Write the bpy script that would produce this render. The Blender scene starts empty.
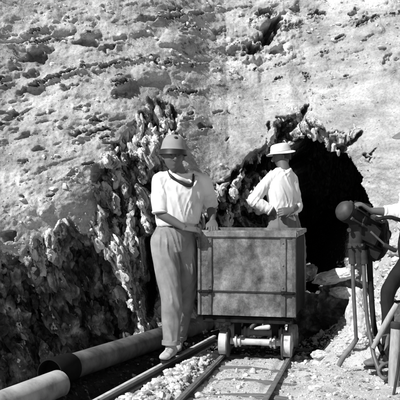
import bpy, bmesh, math, random
import numpy as np
from mathutils import Vector, Matrix, Quaternion
random.seed(7)
RNG = np.random.default_rng(11)
C = bpy.data.collections.new('mine'); bpy.context.scene.collection.children.link(C)
SC = bpy.context.scene
PI = math.pi
F = 800.0; CAMH = 1.23

def W(px, py, y):
    """a point at depth y seen where the photograph shows it"""
    return Vector(((px-200)*y/F, y, CAMH-(py-200)*y/F))

# ------------------------------------------------------------------ numpy noise
def _hash(ix, iy, iz, s):
    h = (ix.astype(np.int64)*374761393 + iy.astype(np.int64)*668265263 + iz.astype(np.int64)*2147483647 + s*974634777) & 0xffffffff
    h = ((h ^ (h >> 13))*1274126177) & 0xffffffff
    h = ((h ^ (h >> 16))*2246822519) & 0xffffffff
    return (h ^ (h >> 15)) & 0xffffffff
def vnoise(x, y, z, s=0):
    x = np.asarray(x, float); y = np.asarray(y, float)+0*x; z = np.asarray(z, float)+0*x
    ix = np.floor(x); iy = np.floor(y); iz = np.floor(z)
    fx = x-ix; fy = y-iy; fz = z-iz
    u = fx**3*(fx*(fx*6-15)+10); v = fy**3*(fy*(fy*6-15)+10); w = fz**3*(fz*(fz*6-15)+10)
    r = 0
    for dx in (0, 1):
        for dy in (0, 1):
            for dz in (0, 1):
                h = _hash(ix+dx, iy+dy, iz+dz, s)
                gx = (h & 1023)/511.5-1; gy = ((h >> 10) & 1023)/511.5-1; gz = ((h >> 20) & 1023)/511.5-1
                d = gx*(fx-dx)+gy*(fy-dy)+gz*(fz-dz)
                r = r + d*(u if dx else 1-u)*(v if dy else 1-v)*(w if dz else 1-w)
    return r*1.3
def fbm(x, y, z, o=4, s=0, g=.5, ridged=False):
    r = 0; a = 1; t = 0; f = 1
    for i in range(o):
        n = vnoise(x*f, y*f, z*f, s+i*17)
        r = r + a*((1-2*np.abs(n)) if ridged else n); t += a; a *= g; f *= 2.03
    return r/t
def worley(x, y, z, s=0):
    """F1, F2 and a random value of the nearest cell"""
    x = np.asarray(x, float); y = np.asarray(y, float)+0*x; z = np.asarray(z, float)+0*x
    ix = np.floor(x); iy = np.floor(y); iz = np.floor(z)
    f1 = np.full(x.shape, 9.); f2 = np.full(x.shape, 9.); idv = np.zeros(x.shape)
    gx_ = np.zeros(x.shape); gz_ = np.zeros(x.shape)
    for dx in (-1, 0, 1):
        for dy in (-1, 0, 1):
            for dz in (-1, 0, 1):
                h = _hash(ix+dx, iy+dy, iz+dz, s)
                px = ix+dx+(h & 1023)/1023.; py = iy+dy+((h >> 10) & 1023)/1023.; pz = iz+dz+((h >> 20) & 1023)/1023.
                ox = x-px; oz = z-pz
                d = np.sqrt(ox**2+(y-py)**2+oz**2)
                near = d < f1
                f2 = np.where(near, f1, np.minimum(f2, d))
                f1 = np.where(near, d, f1)
                hv = _hash(ix+dx, iy+dy, iz+dz, s+5)/4294967295.
                idv = np.where(near, hv, idv); gx_ = np.where(near, ox, gx_); gz_ = np.where(near, oz, gz_)
    return f1, f2, idv, gx_, gz_
def sstep(a, b, x):
    t = np.clip((x-a)/(b-a), 0, 1); return t*t*(3-2*t)
def polydist(px, py, pts):
    """signed distance to a polygon, positive inside"""
    d = np.full(px.shape, 1e9); ins = np.zeros(px.shape, bool); n = len(pts)
    for i in range(n):
        x0, y0 = pts[i]; x1, y1 = pts[(i+1) % n]
        ex, ey = x1-x0, y1-y0
        t = np.clip(((px-x0)*ex+(py-y0)*ey)/(ex*ex+ey*ey+1e-9), 0, 1)
        d = np.minimum(d, np.hypot(px-x0-t*ex, py-y0-t*ey))
        c = ((y0 > py) != (y1 > py)) & (px < ex*(py-y0)/((y1-y0) if y1 != y0 else 1e-9)+x0)
        ins ^= c
    return np.where(ins, d, -d)
def linedist(px, py, pts):
    d = np.full(px.shape, 1e9)
    for (x0, y0), (x1, y1) in zip(pts[:-1], pts[1:]):
        ex, ey = x1-x0, y1-y0
        t = np.clip(((px-x0)*ex+(py-y0)*ey)/(ex*ex+ey*ey+1e-9), 0, 1)
        d = np.minimum(d, np.hypot(px-x0-t*ex, py-y0-t*ey))
    return d

# ------------------------------------------------------------------ materials
def mat(name, base, rough=.8, var=.25, scale=8, bump=.0, bscale=40, metallic=0, stops=None, detail=6, bdist=.01, stretch=(1, 1, 1), spec=.3, extra=None):
    m = bpy.data.materials.new(name); m.use_nodes = True
    nt = m.node_tree; N = nt.nodes; L = nt.links
    b = N['Principled BSDF']; b.inputs['Roughness'].default_value = rough; b.inputs['Metallic'].default_value = metallic
    b.inputs['Specular IOR Level'].default_value = spec
    tc = N.new('ShaderNodeTexCoord'); mp = N.new('ShaderNodeMapping'); mp.inputs['Scale'].default_value = stretch
    L.new(tc.outputs['Object'], mp.inputs['Vector'])
    n = N.new('ShaderNodeTexNoise'); n.inputs['Scale'].default_value = scale; n.inputs['Detail'].default_value = detail; n.inputs['Roughness'].default_value = .62
    L.new(mp.outputs[0], n.inputs['Vector'])
    r = N.new('ShaderNodeValToRGB')
    if stops is None:
        stops = [(.3, base*(1-var)), (.5, base), (.7, min(1, base*(1+var)))]
    e = r.color_ramp.elements
    while len(e) < len(stops): e.new(.5)
    for i, (p, c) in enumerate(stops):
        e[i].position = p; e[i].color = (c, c, c, 1)
    L.new(n.outputs['Fac'], r.inputs['Fac']); L.new(r.outputs['Color'], b.inputs['Base Color'])
    if bump:
        n2 = N.new('ShaderNodeTexNoise'); n2.inputs['Scale'].default_value = bscale; n2.inputs['Detail'].default_value = 5; n2.inputs['Roughness'].default_value = .65
        L.new(mp.outputs[0], n2.inputs['Vector'])
        bp = N.new('ShaderNodeBump'); bp.inputs['Strength'].default_value = bump; bp.inputs['Distance'].default_value = bdist
        L.new(n2.outputs['Fac'], bp.inputs['Height']); L.new(bp.outputs[0], b.inputs['Normal'])
    if extra: extra(nt, b, r, mp)
    return m

def rock_extra(nt, b, r, mp):
    N = nt.nodes; L = nt.links
    mb = N.new('ShaderNodeMapping'); mb.inputs['Rotation'].default_value = (0, -.36, 0); mb.inputs['Scale'].default_value = (1.4, 1.4, 6); L.new(mp.outputs[0], mb.inputs['Vector'])
    nb = N.new('ShaderNodeTexNoise'); nb.inputs['Scale'].default_value = 1.1; nb.inputs['Detail'].default_value = 9; nb.inputs['Roughness'].default_value = .68; nb.inputs['Distortion'].default_value = .4; L.new(mb.outputs[0], nb.inputs['Vector'])
    cb_ = N.new('ShaderNodeMapRange'); cb_.inputs['From Min'].default_value = .38; cb_.inputs['From Max'].default_value = .56; cb_.inputs['To Min'].default_value = .68; cb_.inputs['To Max'].default_value = 1.1; L.new(nb.outputs['Fac'], cb_.inputs['Value'])
    mb2 = N.new('ShaderNodeMixRGB'); mb2.blend_type = 'MULTIPLY'; mb2.inputs['Fac'].default_value = .8; L.new(r.outputs['Color'], mb2.inputs['Color1']); L.new(cb_.outputs[0], mb2.inputs['Color2']); r = mb2
    # broken rock of the cutting (attribute 'cut') is more contrasty: shade between splinters painted in as dark bands, pale mineral runs
    at = N.new('ShaderNodeAttribute'); at.attribute_name = 'cut'
    m2 = N.new('ShaderNodeMapping'); m2.inputs['Scale'].default_value = (9, 9, 2.2); m2.inputs['Rotation'].default_value = (0, .25, 0)
    L.new(mp.outputs[0], m2.inputs['Vector'])
    n = N.new('ShaderNodeTexNoise'); n.inputs['Scale'].default_value = 1.5; n.inputs['Detail'].default_value = 7; n.inputs['Roughness'].default_value = .7
    L.new(m2.outputs[0], n.inputs['Vector'])
    rr = N.new('ShaderNodeValToRGB'); e = rr.color_ramp.elements
    e.new(.5); e.new(.6)
    for i, (p, c) in enumerate([(.36, .04), (.45, .15), (.53, .40), (.62, .72)]):
        e[i].position = p; e[i].color = (c, c, c, 1)
    L.new(n.outputs['Fac'], rr.inputs['Fac'])
    mx = N.new('ShaderNodeMixRGB'); L.new(at.outputs['Fac'], mx.inputs['Fac'])
    L.new(r.outputs['Color'], mx.inputs['Color1']); L.new(rr.outputs['Color'], mx.inputs['Color2'])
    # gully shade painted into the rock colour (attribute 'dark') with pale vertical mineral runs
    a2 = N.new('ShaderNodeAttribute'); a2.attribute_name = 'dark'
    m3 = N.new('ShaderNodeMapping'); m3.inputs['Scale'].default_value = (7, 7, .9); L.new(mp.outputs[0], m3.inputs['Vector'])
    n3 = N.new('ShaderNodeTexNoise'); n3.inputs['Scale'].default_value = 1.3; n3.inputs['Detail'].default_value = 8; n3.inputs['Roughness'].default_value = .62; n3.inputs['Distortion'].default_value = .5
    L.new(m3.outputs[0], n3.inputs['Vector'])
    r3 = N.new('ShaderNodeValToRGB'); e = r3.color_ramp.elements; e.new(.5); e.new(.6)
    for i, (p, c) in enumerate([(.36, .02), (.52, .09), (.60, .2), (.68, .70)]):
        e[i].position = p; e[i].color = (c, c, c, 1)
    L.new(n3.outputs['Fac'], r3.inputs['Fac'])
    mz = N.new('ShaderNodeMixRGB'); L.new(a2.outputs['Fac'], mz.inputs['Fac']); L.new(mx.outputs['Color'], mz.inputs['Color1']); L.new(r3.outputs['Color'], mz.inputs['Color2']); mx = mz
    # small specks
    v = N.new('ShaderNodeTexNoise'); v.inputs['Scale'].default_value = 46; v.inputs['Detail'].default_value = 4
    L.new(mp.outputs[0], v.inputs['Vector'])
    vr = N.new('ShaderNodeValToRGB'); vr.color_ramp.elements[0].position = .3; vr.color_ramp.elements[0].color = (.72, .72, .72, 1)
    vr.color_ramp.elements[1].position = .55; vr.color_ramp.elements[1].color = (1, 1, 1, 1)
    L.new(v.outputs['Fac'], vr.inputs['Fac'])
    mu = N.new('ShaderNodeMixRGB'); mu.blend_type = 'MULTIPLY'; mu.inputs['Fac'].default_value = 1
    L.new(mx.outputs['Color'], mu.inputs['Color1']); L.new(vr.outputs['Color'], mu.inputs['Color2'])
    L.new(mu.outputs['Color'], b.inputs['Base Color'])

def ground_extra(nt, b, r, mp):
    # shade beside the pipe and under the cart, painted into the soil colour (attribute 'cinder')
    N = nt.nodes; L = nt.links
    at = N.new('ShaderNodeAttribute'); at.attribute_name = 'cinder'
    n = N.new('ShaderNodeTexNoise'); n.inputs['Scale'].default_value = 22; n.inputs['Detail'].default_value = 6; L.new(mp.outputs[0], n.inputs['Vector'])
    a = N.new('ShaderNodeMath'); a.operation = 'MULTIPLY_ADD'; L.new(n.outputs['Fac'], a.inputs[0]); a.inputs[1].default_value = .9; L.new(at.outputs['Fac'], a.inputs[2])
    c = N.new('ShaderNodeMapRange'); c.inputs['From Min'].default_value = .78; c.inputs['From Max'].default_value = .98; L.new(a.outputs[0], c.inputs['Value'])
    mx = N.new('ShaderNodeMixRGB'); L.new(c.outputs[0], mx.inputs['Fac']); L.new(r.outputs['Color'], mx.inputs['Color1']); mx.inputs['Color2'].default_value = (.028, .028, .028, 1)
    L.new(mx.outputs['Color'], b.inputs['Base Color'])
def cloth_extra(nt, b, r, mp):
    N = nt.nodes; L = nt.links
    m2 = N.new('ShaderNodeMapping'); m2.inputs['Scale'].default_value = (1, 1, .42); m2.inputs['Rotation'].default_value = (.2, .3, 0); L.new(mp.outputs[0], m2.inputs['Vector'])
    n = N.new('ShaderNodeTexNoise'); n.noise_type = 'RIDGED_MULTIFRACTAL'; n.inputs['Scale'].default_value = 9; n.inputs['Detail'].default_value = 2.5; n.inputs['Distortion'].default_value = .6
    L.new(m2.outputs[0], n.inputs['Vector'])
    bp = N.new('ShaderNodeBump'); bp.inputs['Strength'].default_value = .55; bp.inputs['Distance'].default_value = .012; L.new(n.outputs['Fac'], bp.inputs['Height'])
    old = b.inputs['Normal'].links[0].from_node if b.inputs['Normal'].links else None
    if old: L.new(bp.outputs[0], old.inputs['Normal'])
    else: L.new(bp.outputs[0], b.inputs['Normal'])
def cart_extra(nt, b, r, mp):
    # run-off streaks, scuffs and fine pitting over the stained plate
    N = nt.nodes; L = nt.links
    def ns(sc, det, dist, vec):
        m2 = N.new('ShaderNodeMapping'); m2.inputs['Scale'].default_value = vec; L.new(mp.outputs[0], m2.inputs['Vector'])
        n = N.new('ShaderNodeTexNoise'); n.inputs['Scale'].default_value = sc; n.inputs['Detail'].default_value = det; n.inputs['Distortion'].default_value = dist; n.inputs['Roughness'].default_value = .7
        L.new(m2.outputs[0], n.inputs['Vector']); return n
    col = r.outputs['Color']
    for sc, det, dist, vec, lo, hi, p0, p1 in ((4.5, 7, .3, (1, 1, .8), .55, 1.12, .38, .60), (14, 7, .5, (1.3, 1, .45), .75, 1.08, .36, .55), (34, 5, .3, (1, 1, 1), .8, 1.08, .36, .52), (120, 3, 0, (1, 1, 1), .88, 1.06, .4, .6)):
        n = ns(sc, det, dist, vec); c = N.new('ShaderNodeMapRange'); c.inputs['From Min'].default_value = p0; c.inputs['From Max'].default_value = p1
        c.inputs['To Min'].default_value = lo; c.inputs['To Max'].default_value = hi; L.new(n.outputs['Fac'], c.inputs['Value'])
        mu = N.new('ShaderNodeMixRGB'); mu.blend_type = 'MULTIPLY'; mu.inputs['Fac'].default_value = 1; L.new(col, mu.inputs['Color1']); L.new(c.outputs[0], mu.inputs['Color2']); col = mu.outputs['Color']
    L.new(col, b.inputs['Base Color'])
M = {}
M['rock'] = mat('hill_rock', .4, .95, scale=2.6, stops=[(.32, .25), (.42, .36), (.54, .45), (.68, .56)], detail=9, bump=.7, bscale=26, bdist=.022, spec=.1, extra=rock_extra)
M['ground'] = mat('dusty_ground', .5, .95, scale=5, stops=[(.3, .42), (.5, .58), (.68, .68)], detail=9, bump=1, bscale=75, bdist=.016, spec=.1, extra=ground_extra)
M['stone'] = mat('broken_stone', .5, .9, scale=14, stops=[(.3, .36), (.5, .54), (.7, .68)], bump=.6, bscale=70, bdist=.008, spec=.15)
M['slabs'] = mat('pale_rock', .56, .9, scale=7, detail=9, stops=[(.32, .25), (.42, .46), (.52, .60), (.66, .72)], bump=.5, bscale=50, bdist=.01, spec=.15)
M['shaderock'] = mat('painted_shade_rock', .11, .9, detail=9, stops=[(.36, .025), (.48, .08), (.57, .19), (.65, .45)], scale=7, bump=.6, bscale=50, bdist=.01)  # rock blackened to paint the shade of gully and tunnel mouth
M['pipe'] = mat('riveted_pipe_metal', .34, .6, scale=6, detail=11, stops=[(.32, .04), (.42, .08), (.52, .135), (.66, .21)], bump=.25, bscale=60, bdist=.004, metallic=.15, spec=.4)
M['pipe_dusty'] = mat('dusty_pipe_metal', .5, .7, scale=6, detail=11, stops=[(.32, .18), (.42, .32), (.52, .44), (.66, .54)], bump=.25, bscale=60, bdist=.004, spec=.3)
M['pipe_in'] = mat('pipe_inside_dark', .014, .95, var=.3, spec=.03)  # inside blackened to paint the shade in the pipe mouth
M['rail'] = mat('rail_iron', .07, .5, var=.4, scale=20, bump=.2, bscale=90, bdist=.003, metallic=.4)
M['rail_head'] = mat('worn_rail_head', .30, .38, var=.35, scale=16, metallic=.5, spec=.5)
M['oldrail'] = mat('dusty_rail_iron', .22, .6, var=.5, scale=16, metallic=.2)
M['sleeper'] = mat('dusty_timber', .17, .9, var=.6, scale=6, bump=.6, bscale=30, bdist=.01, stretch=(1, 8, 8))
M['cart'] = mat('stained_cart_plate', .2, .62, scale=7.5, stops=[(.33, .05), (.42, .11), (.5, .165), (.58, .21), (.68, .29)], detail=12, bump=.35, bscale=45, bdist=.004, spec=.25, extra=cart_extra)
M['cart_edge'] = mat('cart_angle_iron', .16, .55, scale=8, stops=[(.3, .05), (.5, .12), (.7, .22)], detail=8, bump=.2, bscale=60, bdist=.003, spec=.3, extra=cart_extra)
M['cart_beam'] = mat('cart_top_rim', .27, .7, scale=7, stops=[(.3, .10), (.5, .19), (.7, .28)], detail=8, bump=.4, bscale=40, bdist=.004, spec=.2, extra=cart_extra)
M['black'] = mat('black_iron_and_shade', .018, .85, var=.5, scale=14, bump=.2, bscale=70, bdist=.003, spec=.08)  # black iron; on the cart sides it paints their shade
M['darkiron'] = mat('dark_iron', .04, .7, var=.5, scale=12, bump=.15, bscale=60, bdist=.003, spec=.15)
M['bright'] = mat('bright_worn_steel', .5, .6, scale=16, stops=[(.32, .2), (.42, .45), (.6, .6)], metallic=.0, spec=.4, bump=.1, bscale=50, bdist=.003)
M['tube'] = mat('dusty_steel_tube', .10, .5, var=.35, scale=14, metallic=.2, spec=.5)
M['shirt'] = mat('white_cotton', .72, .9, stops=[(.3, .50), (.42, .66), (.5, .73), (.7, .78)], scale=6, detail=9, bump=.25, bscale=220, bdist=.002, spec=.1, extra=cloth_extra)
M['trouser'] = mat('light_grey_cotton', .24, .9, stops=[(.3, .15), (.42, .21), (.55, .26), (.7, .34)], scale=7, detail=10, bump=.3, bscale=200, bdist=.002, spec=.1, extra=cloth_extra)
M['trouser2'] = mat('grey_cotton', .17, .9, var=.16, scale=6, bump=.3, bscale=200, bdist=.002, spec=.1, extra=cloth_extra)
M['dark_cloth'] = mat('dark_cotton', .02, .9, var=.3, scale=9, bump=.3, bscale=200, bdist=.002, spec=.1, extra=cloth_extra)
M['skin'] = mat('sunburnt_skin', .11, .6, var=.1, scale=14, bump=.12, bscale=180, bdist=.001)
M['feature'] = mat('brows_and_eyes', .03, .5, var=.2)
M['hair'] = mat('dark_hair', .02, .7, var=.3, scale=60, bump=.5, bscale=150, bdist=.004)
M['felt'] = mat('pale_grey_felt', .27, .9, var=.12, scale=12, bump=.2, bscale=150, bdist=.002)
M['straw'] = mat('white_hat', .66, .85, var=.08, scale=20, bump=.2, bscale=150, bdist=.002)
M['grey_felt'] = mat('mid_grey_felt', .17, .9, var=.2, scale=14, bump=.2, bscale=150, bdist=.002)
M['shoe'] = mat('dusty_leather', .42, .8, var=.3, scale=18, bump=.3, bscale=80, bdist=.003)
M['boot'] = mat('dusty_dark_leather', .16, .7, var=.4, scale=18, bump=.3, bscale=80, bdist=.003)
M['leather'] = mat('black_leather', .02, .5, var=.3)
M['cap'] = mat('scuffed_iron', .045, .55, var=.5, scale=14, bump=.15, bscale=60, bdist=.003, spec=.3)
M['cinder'] = mat('shade_black_stone', .03, .9, var=.5, scale=20, spec=.1)  # black stones that stand in for shade on the ground
M['scrub'] = mat('dry_scrub_stems', .13, .9, var=.5, scale=8, spec=.05)
M['stone_dark'] = mat('grey_broken_stone', .26, .9, var=.45, scale=14, bump=.6, bscale=70, bdist=.008, spec=.1)
M['ore'] = mat('ore_lumps', .2, .9, var=.4, scale=20, bump=.6, bscale=60, bdist=.01)
M['wood'] = mat('weathered_pale_timber', .34, .9, var=.3, scale=5, bump=.5, bscale=30, bdist=.005, stretch=(8, 8, 1))
M['rubber'] = mat('dusty_rubber_hose', .12, .8, var=.5, scale=20)

# ------------------------------------------------------------------ object helpers
def tag(o, label=None, cat=None, group=None, kind=None):
    if label: o['label'] = label
    if cat: o['category'] = cat
    if group: o['group'] = group
    if kind: o['kind'] = kind
    return o
def empty(name, loc=(0, 0, 0), rz=0, **k):
    o = bpy.data.objects.new(name, None); C.objects.link(o); o.location = loc; o.rotation_euler = (0, 0, rz); o.empty_display_size = .1
    return tag(o, **k)
def from_arrays(name, V, Fc, m, parent=None, smooth=True, loc=None):
    """V (n,3), Fc (k,4) or (k,3) numpy arrays"""
    me = bpy.data.meshes.new(name)
    V = np.asarray(V, np.float32); Fc = np.asarray(Fc, np.int32)
    if loc is not None: V = V-np.asarray(loc, np.float32)
    k = Fc.shape[1]
    me.vertices.add(len(V)); me.vertices.foreach_set('co', V.ravel())
    me.loops.add(Fc.size); me.loops.foreach_set('vertex_index', Fc.ravel())
    me.polygons.add(len(Fc)); me.polygons.foreach_set('loop_start', np.arange(0, Fc.size, k, dtype=np.int32))
    try: me.polygons.foreach_set('loop_total', np.full(len(Fc), k, np.int32))
    except Exception: pass
    me.update(calc_edges=True); me.validate()
    me.polygons.foreach_set('use_smooth', np.full(len(me.polygons), smooth))
    if m: me.materials.append(m)
    o = bpy.data.objects.new(name, me); C.objects.link(o)
    if loc is not None: o.location = loc
    o.parent = parent
    return o
def obj(name, bm, m, parent=None, smooth=True, off=None, angle=None):
    if off is not None: bmesh.ops.translate(bm, verts=bm.verts, vec=-Vector(off))
    bmesh.ops.recalc_face_normals(bm, faces=bm.faces)
    me = bpy.data.meshes.new(name); bm.to_mesh(me); bm.free()
    if m: me.materials.append(m)
    for p in me.polygons: p.use_smooth = smooth
    if smooth and angle: me.set_sharp_from_angle(angle=math.radians(angle))
    o = bpy.data.objects.new(name, me); C.objects.link(o); o.parent = parent
    return o
def box(bm, c, s, bev=0, rot=None, seg=2):
    t = bmesh.new(); bmesh.ops.create_cube(t, size=1)
    for v in t.verts: v.co = Vector((v.co.x*s[0], v.co.y*s[1], v.co.z*s[2]))
    if bev: bmesh.ops.bevel(t, geom=t.edges[:], offset=bev, segments=seg, affect='EDGES')
    if rot is not None: bmesh.ops.rotate(t, verts=t.verts, matrix=rot)
    bmesh.ops.translate(t, verts=t.verts, vec=c)
    me = bpy.data.meshes.new('t'); t.to_mesh(me); t.free(); bm.from_mesh(me); bpy.data.meshes.remove(me)
def tube(bm, pts, rad, seg=20, rx=None, cap=True, round_end=False):
    """closed loft through pts; rad per point: number or (a,b) with a along 'side' and b along the other"""
    pts = [Vector(p) for p in pts]; n = len(pts)
    if not isinstance(rad, (list, tuple)): rad = [rad]*n
    rings = []; prev = None
    for i, p in enumerate(pts):
        t = (pts[min(i+1, n-1)]-pts[max(i-1, 0)]).normalized()
        if prev is None:
            ref = Vector(rx) if rx is not None else (Vector((0, 0, 1)) if abs(t.z) < .9 else Vector((1, 0, 0)))
            a = (ref-t*ref.dot(t)).normalized()
        else: a = (prev-t*prev.dot(t)).normalized()
        prev = a; b = t.cross(a)
        r = rad[i]; ra, rb = (r if isinstance(r, (list, tuple)) else (r, r))
        rings.append([bm.verts.new(p+a*ra*math.cos(2*PI*k/seg)+b*rb*math.sin(2*PI*k/seg)) for k in range(seg)])
    for r0, r1 in zip(rings[:-1], rings[1:]):
        for k in range(seg): bm.faces.new((r0[k], r0[(k+1) % seg], r1[(k+1) % seg], r1[k]))
    if cap:
        bm.faces.new(rings[0][::-1]); bm.faces.new(rings[-1])
    return rings
def ball(bm, c, r, sub=3, rot=None):
    t = bmesh.new(); bmesh.ops.create_icosphere(t, subdivisions=sub, radius=1)
    r = r if isinstance(r, (list, tuple)) else (r, r, r)
    for v in t.verts: v.co = Vector((v.co.x*r[0], v.co.y*r[1], v.co.z*r[2]))
    if rot is not None: bmesh.ops.rotate(t, verts=t.verts, matrix=rot)
    bmesh.ops.translate(t, verts=t.verts, vec=c)
    me = bpy.data.meshes.new('t'); t.to_mesh(me); t.free(); bm.from_mesh(me); bpy.data.meshes.remove(me)
def smoothpath(pts, n=6):
    """Catmull-Rom through points that carry extra numbers too"""
    P = [np.array(p, float) for p in pts]; P = [2*P[0]-P[1]]+P+[2*P[-1]-P[-2]]
    out = []
    for i in range(1, len(P)-2):
        for k in range(n):
            t = k/n; a, b, c, d = P[i-1:i+3]
            out.append(.5*((2*b)+(-a+c)*t+(2*a-5*b+4*c-d)*t*t+(-a+3*b-3*c+d)*t**3))
    out.append(P[-2]); return out
def limb(bm, pts, n=5, seg=18, rx=None):
    """pts: (x,y,z,ra[,rb])"""
    q = smoothpath([tuple(p) if len(p) == 5 else tuple(p)+(p[3],) for p in pts], n)
    tube(bm, [p[:3] for p in q], [(max(p[3], .002), max(p[4], .002)) for p in q], seg, rx)
def remesh(bm, voxel, smooth_it=3, fac=.5):
    me = bpy.data.meshes.new('t'); bmesh.ops.recalc_face_normals(bm, faces=bm.faces); bm.to_mesh(me); bm.free()
    o = bpy.data.objects.new('t', me); C.objects.link(o)
    r = o.modifiers.new('r', 'REMESH'); r.mode = 'VOXEL'; r.voxel_size = voxel; r.use_smooth_shade = True
    if smooth_it:
        s = o.modifiers.new('s', 'SMOOTH'); s.factor = fac; s.iterations = smooth_it
    bpy.context.view_layer.update()
    dg = bpy.context.evaluated_depsgraph_get()
    out = bpy.data.meshes.new_from_object(o.evaluated_get(dg))
    bpy.data.objects.remove(o); bpy.data.meshes.remove(me)
    for p in out.polygons: p.use_smooth = True
    return out
def mesh_np(me):
    V = np.empty(len(me.vertices)*3, np.float32); me.vertices.foreach_get('co', V)
    Nn = np.empty(len(me.vertices)*3, np.float32); me.vertices.foreach_get('normal', Nn)
    return V.reshape(-1, 3), Nn.reshape(-1, 3)
def link_mesh(name, me, m, parent, off=(0, 0, 0)):
    V, _ = mesh_np(me); me.vertices.foreach_set('co', (V-np.array(off, np.float32)).ravel()); me.update()
    me.name = name; me.materials.clear(); me.materials.append(m)
    o = bpy.data.objects.new(name, me); C.objects.link(o); o.parent = parent
    return o
def wrinkle(me, amp, sc, stretch, seed, ridge=.6):
    V, Nn = mesh_np(me)
    x, y, z = V[:, 0].astype(float), V[:, 1].astype(float), V[:, 2].astype(float)
    wx = .05*vnoise(x*4, y*4, z*4, seed+50); wz = .09*vnoise(x*3, y*3, z*3, seed+51)
    def fold(a, fx, fz, k, s_):
        """long soft folds across the direction turned by a"""
        u = (x*math.cos(a)+z*math.sin(a)+wx)*fx; v = (-x*math.sin(a)+z*math.cos(a)+wz)*fz
        n = vnoise(u, y*fx*.7, v, s_); return np.maximum(1-k*np.abs(n), 0)**1.5
    m1 = sstep(-.1, .35, vnoise(x*3, y*3, z*3, seed+60)); m2 = sstep(-.1, .35, vnoise(x*3+5, y*3, z*3, seed+61))
    n = 1.0*fold(.25, 13*stretch[0], 3.2*stretch[2], 3.4, seed)*(.35+.65*m1) + .8*fold(-.45, 15*stretch[0], 3.6*stretch[2], 3.6, seed+3)*m2
    n = n + .7*vnoise(x*6, y*6, z*4, seed+9) + .35*fold(1.2, 20, 5, 4, seed+5)*m2*(1-m1)
    V = V+Nn*(amp*(n-.3))[:, None].astype(np.float32)
    me.vertices.foreach_set('co', V.astype(np.float32).ravel()); me.update()
    return me

# ------------------------------------------------------------------ hillside
TRK = math.atan(.2225); TD = Vector((math.sin(TRK), math.cos(TRK), 0)); TR = Vector((math.cos(TRK), -math.sin(TRK), 0))
FACE = ([-9, -4, -2, -1.2, -.5, .1, .7, 1.2, 1.7, 2.2, 3, 6, 9], [3.5, 5.2, 6.2, 6.75, 7.35, 7.95, 8.3, 8.35, 8.1, 7.7, 7.1, 5.8, 5])
ROUGH_A = [(92, 175), (108, 155), (132, 122), (158, 96), (178, 112), (184, 150), (172, 205), (196, 260), (196, 345), (-40, 420), (-60, 262), (10, 262), (45, 232), (64, 222), (80, 235), (92, 230)]
ROUGH_C = [(192, 240), (196, 205), (216, 192), (234, 184), (252, 162), (266, 150), (276, 124), (292, 112), (306, 106), (316, 120), (326, 132), (345, 136), (356, 128), (350, 150), (356, 200), (356, 350), (192, 350)]
RECESS = [(-60, 262), (0, 250), (22, 262), (42, 276), (52, 262), (54, 236), (70, 222), (84, 236), (98, 252), (112, 268), (124, 300), (132, 330), (132, 372), (40, 400), (-60, 440)]
PORTAL = [(284, 400), (282, 235), (279, 200), (280, 170), (286, 152), (297, 139), (308, 134), (318, 136), (325, 140), (328, 148), (338, 152), (346, 150), (352, 156), (353, 162), (358, 168), (363, 176), (361, 184), (366, 196), (371, 208), (374, 240), (370, 270), (364, 300), (362, 400)]
SHARDS = [([(266, 172), (258, 182), (250, 191), (243, 204), (233, 222)], 5, .62), ([(236, 188), (229, 202), (224, 218)], 3.6, .6), ([(218, 208), (209, 224)], 4, .5), ([(225, 186), (214, 200), (208, 208)], 3.4, .45), ([(262, 176), (268, 190)], 3, .4), ([(250, 168), (243, 176), (234, 183)], 3, .5), ([(270, 132), (264, 146)], 3, .3),
          ([(106, 168), (114, 190), (116, 215)], 3, .2), ([(128, 150), (133, 175), (129, 200)], 3, .2), ([(118, 240), (128, 270), (134, 305)], 4, .25), ([(140, 180), (144, 210)], 2.5, .18), ([(141, 300), (147, 332)], 3.5, .3), ([(146, 140), (141, 165)], 2.5, .15), ([(103, 225), (116, 250)], 3, .2)]
HOLES = [[(264, 150), (284, 146), (284, 172), (270, 174), (262, 182), (254, 192), (247, 200), (252, 184), (262, 170)],
         [(248, 160), (262, 156), (257, 168), (249, 176), (242, 188), (234, 196), (238, 180), (244, 168)],
         [(230, 240), (234, 214), (246, 204), (256, 210), (286, 212), (286, 300), (230, 300)],
         [(214, 194), (221, 198), (224, 212), (217, 214)], [(226, 186), (231, 184), (230, 198), (225, 204)], [(205, 214), (212, 222), (212, 236), (204, 236)],
         [(143, 285), (149, 262), (153, 290), (152, 320), (146, 318)], [(133, 215), (138, 208), (140, 235), (136, 240)]]
PITS = [(87, 43, 13, 4, .10), (37, 59, 11, 5, .12), (48, 50, 7, 3, .06), (33, 75, 6, 4, .08), (23, 93, 5, 4, .06), (10, 118, 8, 3, .06), (78, 134, 7, 3.5, .1),
        (10, 236, 6, 5, .1), (60, 40, 6, 2, .05), (120, 40, 6, 3, .06), (94, 24, 4, 3, .05), (274, 27, 6.5, 12, .45), (268, 40, 5, 6, .3), (266, 14, 9, 4, .12), (252, 50, 9, 5.5, .36), (262, 40, 4, 5, .1),
        (318, 13, 6, 2.2, .1), (272, 54, 5, 2, .08), (216, 36, 7, 6, .05), (236, 53, 7, 4, .04), (155, 62, 6, 2.2, .07), (147, 20, 12, 3, .07), (176, 10, 5, 3, .07), (110, 48, 10, 2.2, .05),
        (367, 154, 3, 2.2, .1), (376, 152, 2.2, 2.2, .1), (372, 157, 2, 2, .07), (190, 92, 4, 3, .04), (40, 150, 5, 3, .05), (20, 195, 3, 2, .06), (52, 196, 3, 2, .06), (24, 165, 4, 3, .05), (226, 140, 3, 3, .05),
        (205, 128, 10, 2, .08), (390, 60, 8, 5, .05), (356, 15, 7, 5, .07), (12, 40, 14, 2.5, .05), (68, 86, 8, 2.2, .05), (118, 96, 7, 3, .05), (18, 68, 6, 3, .05)]
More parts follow.
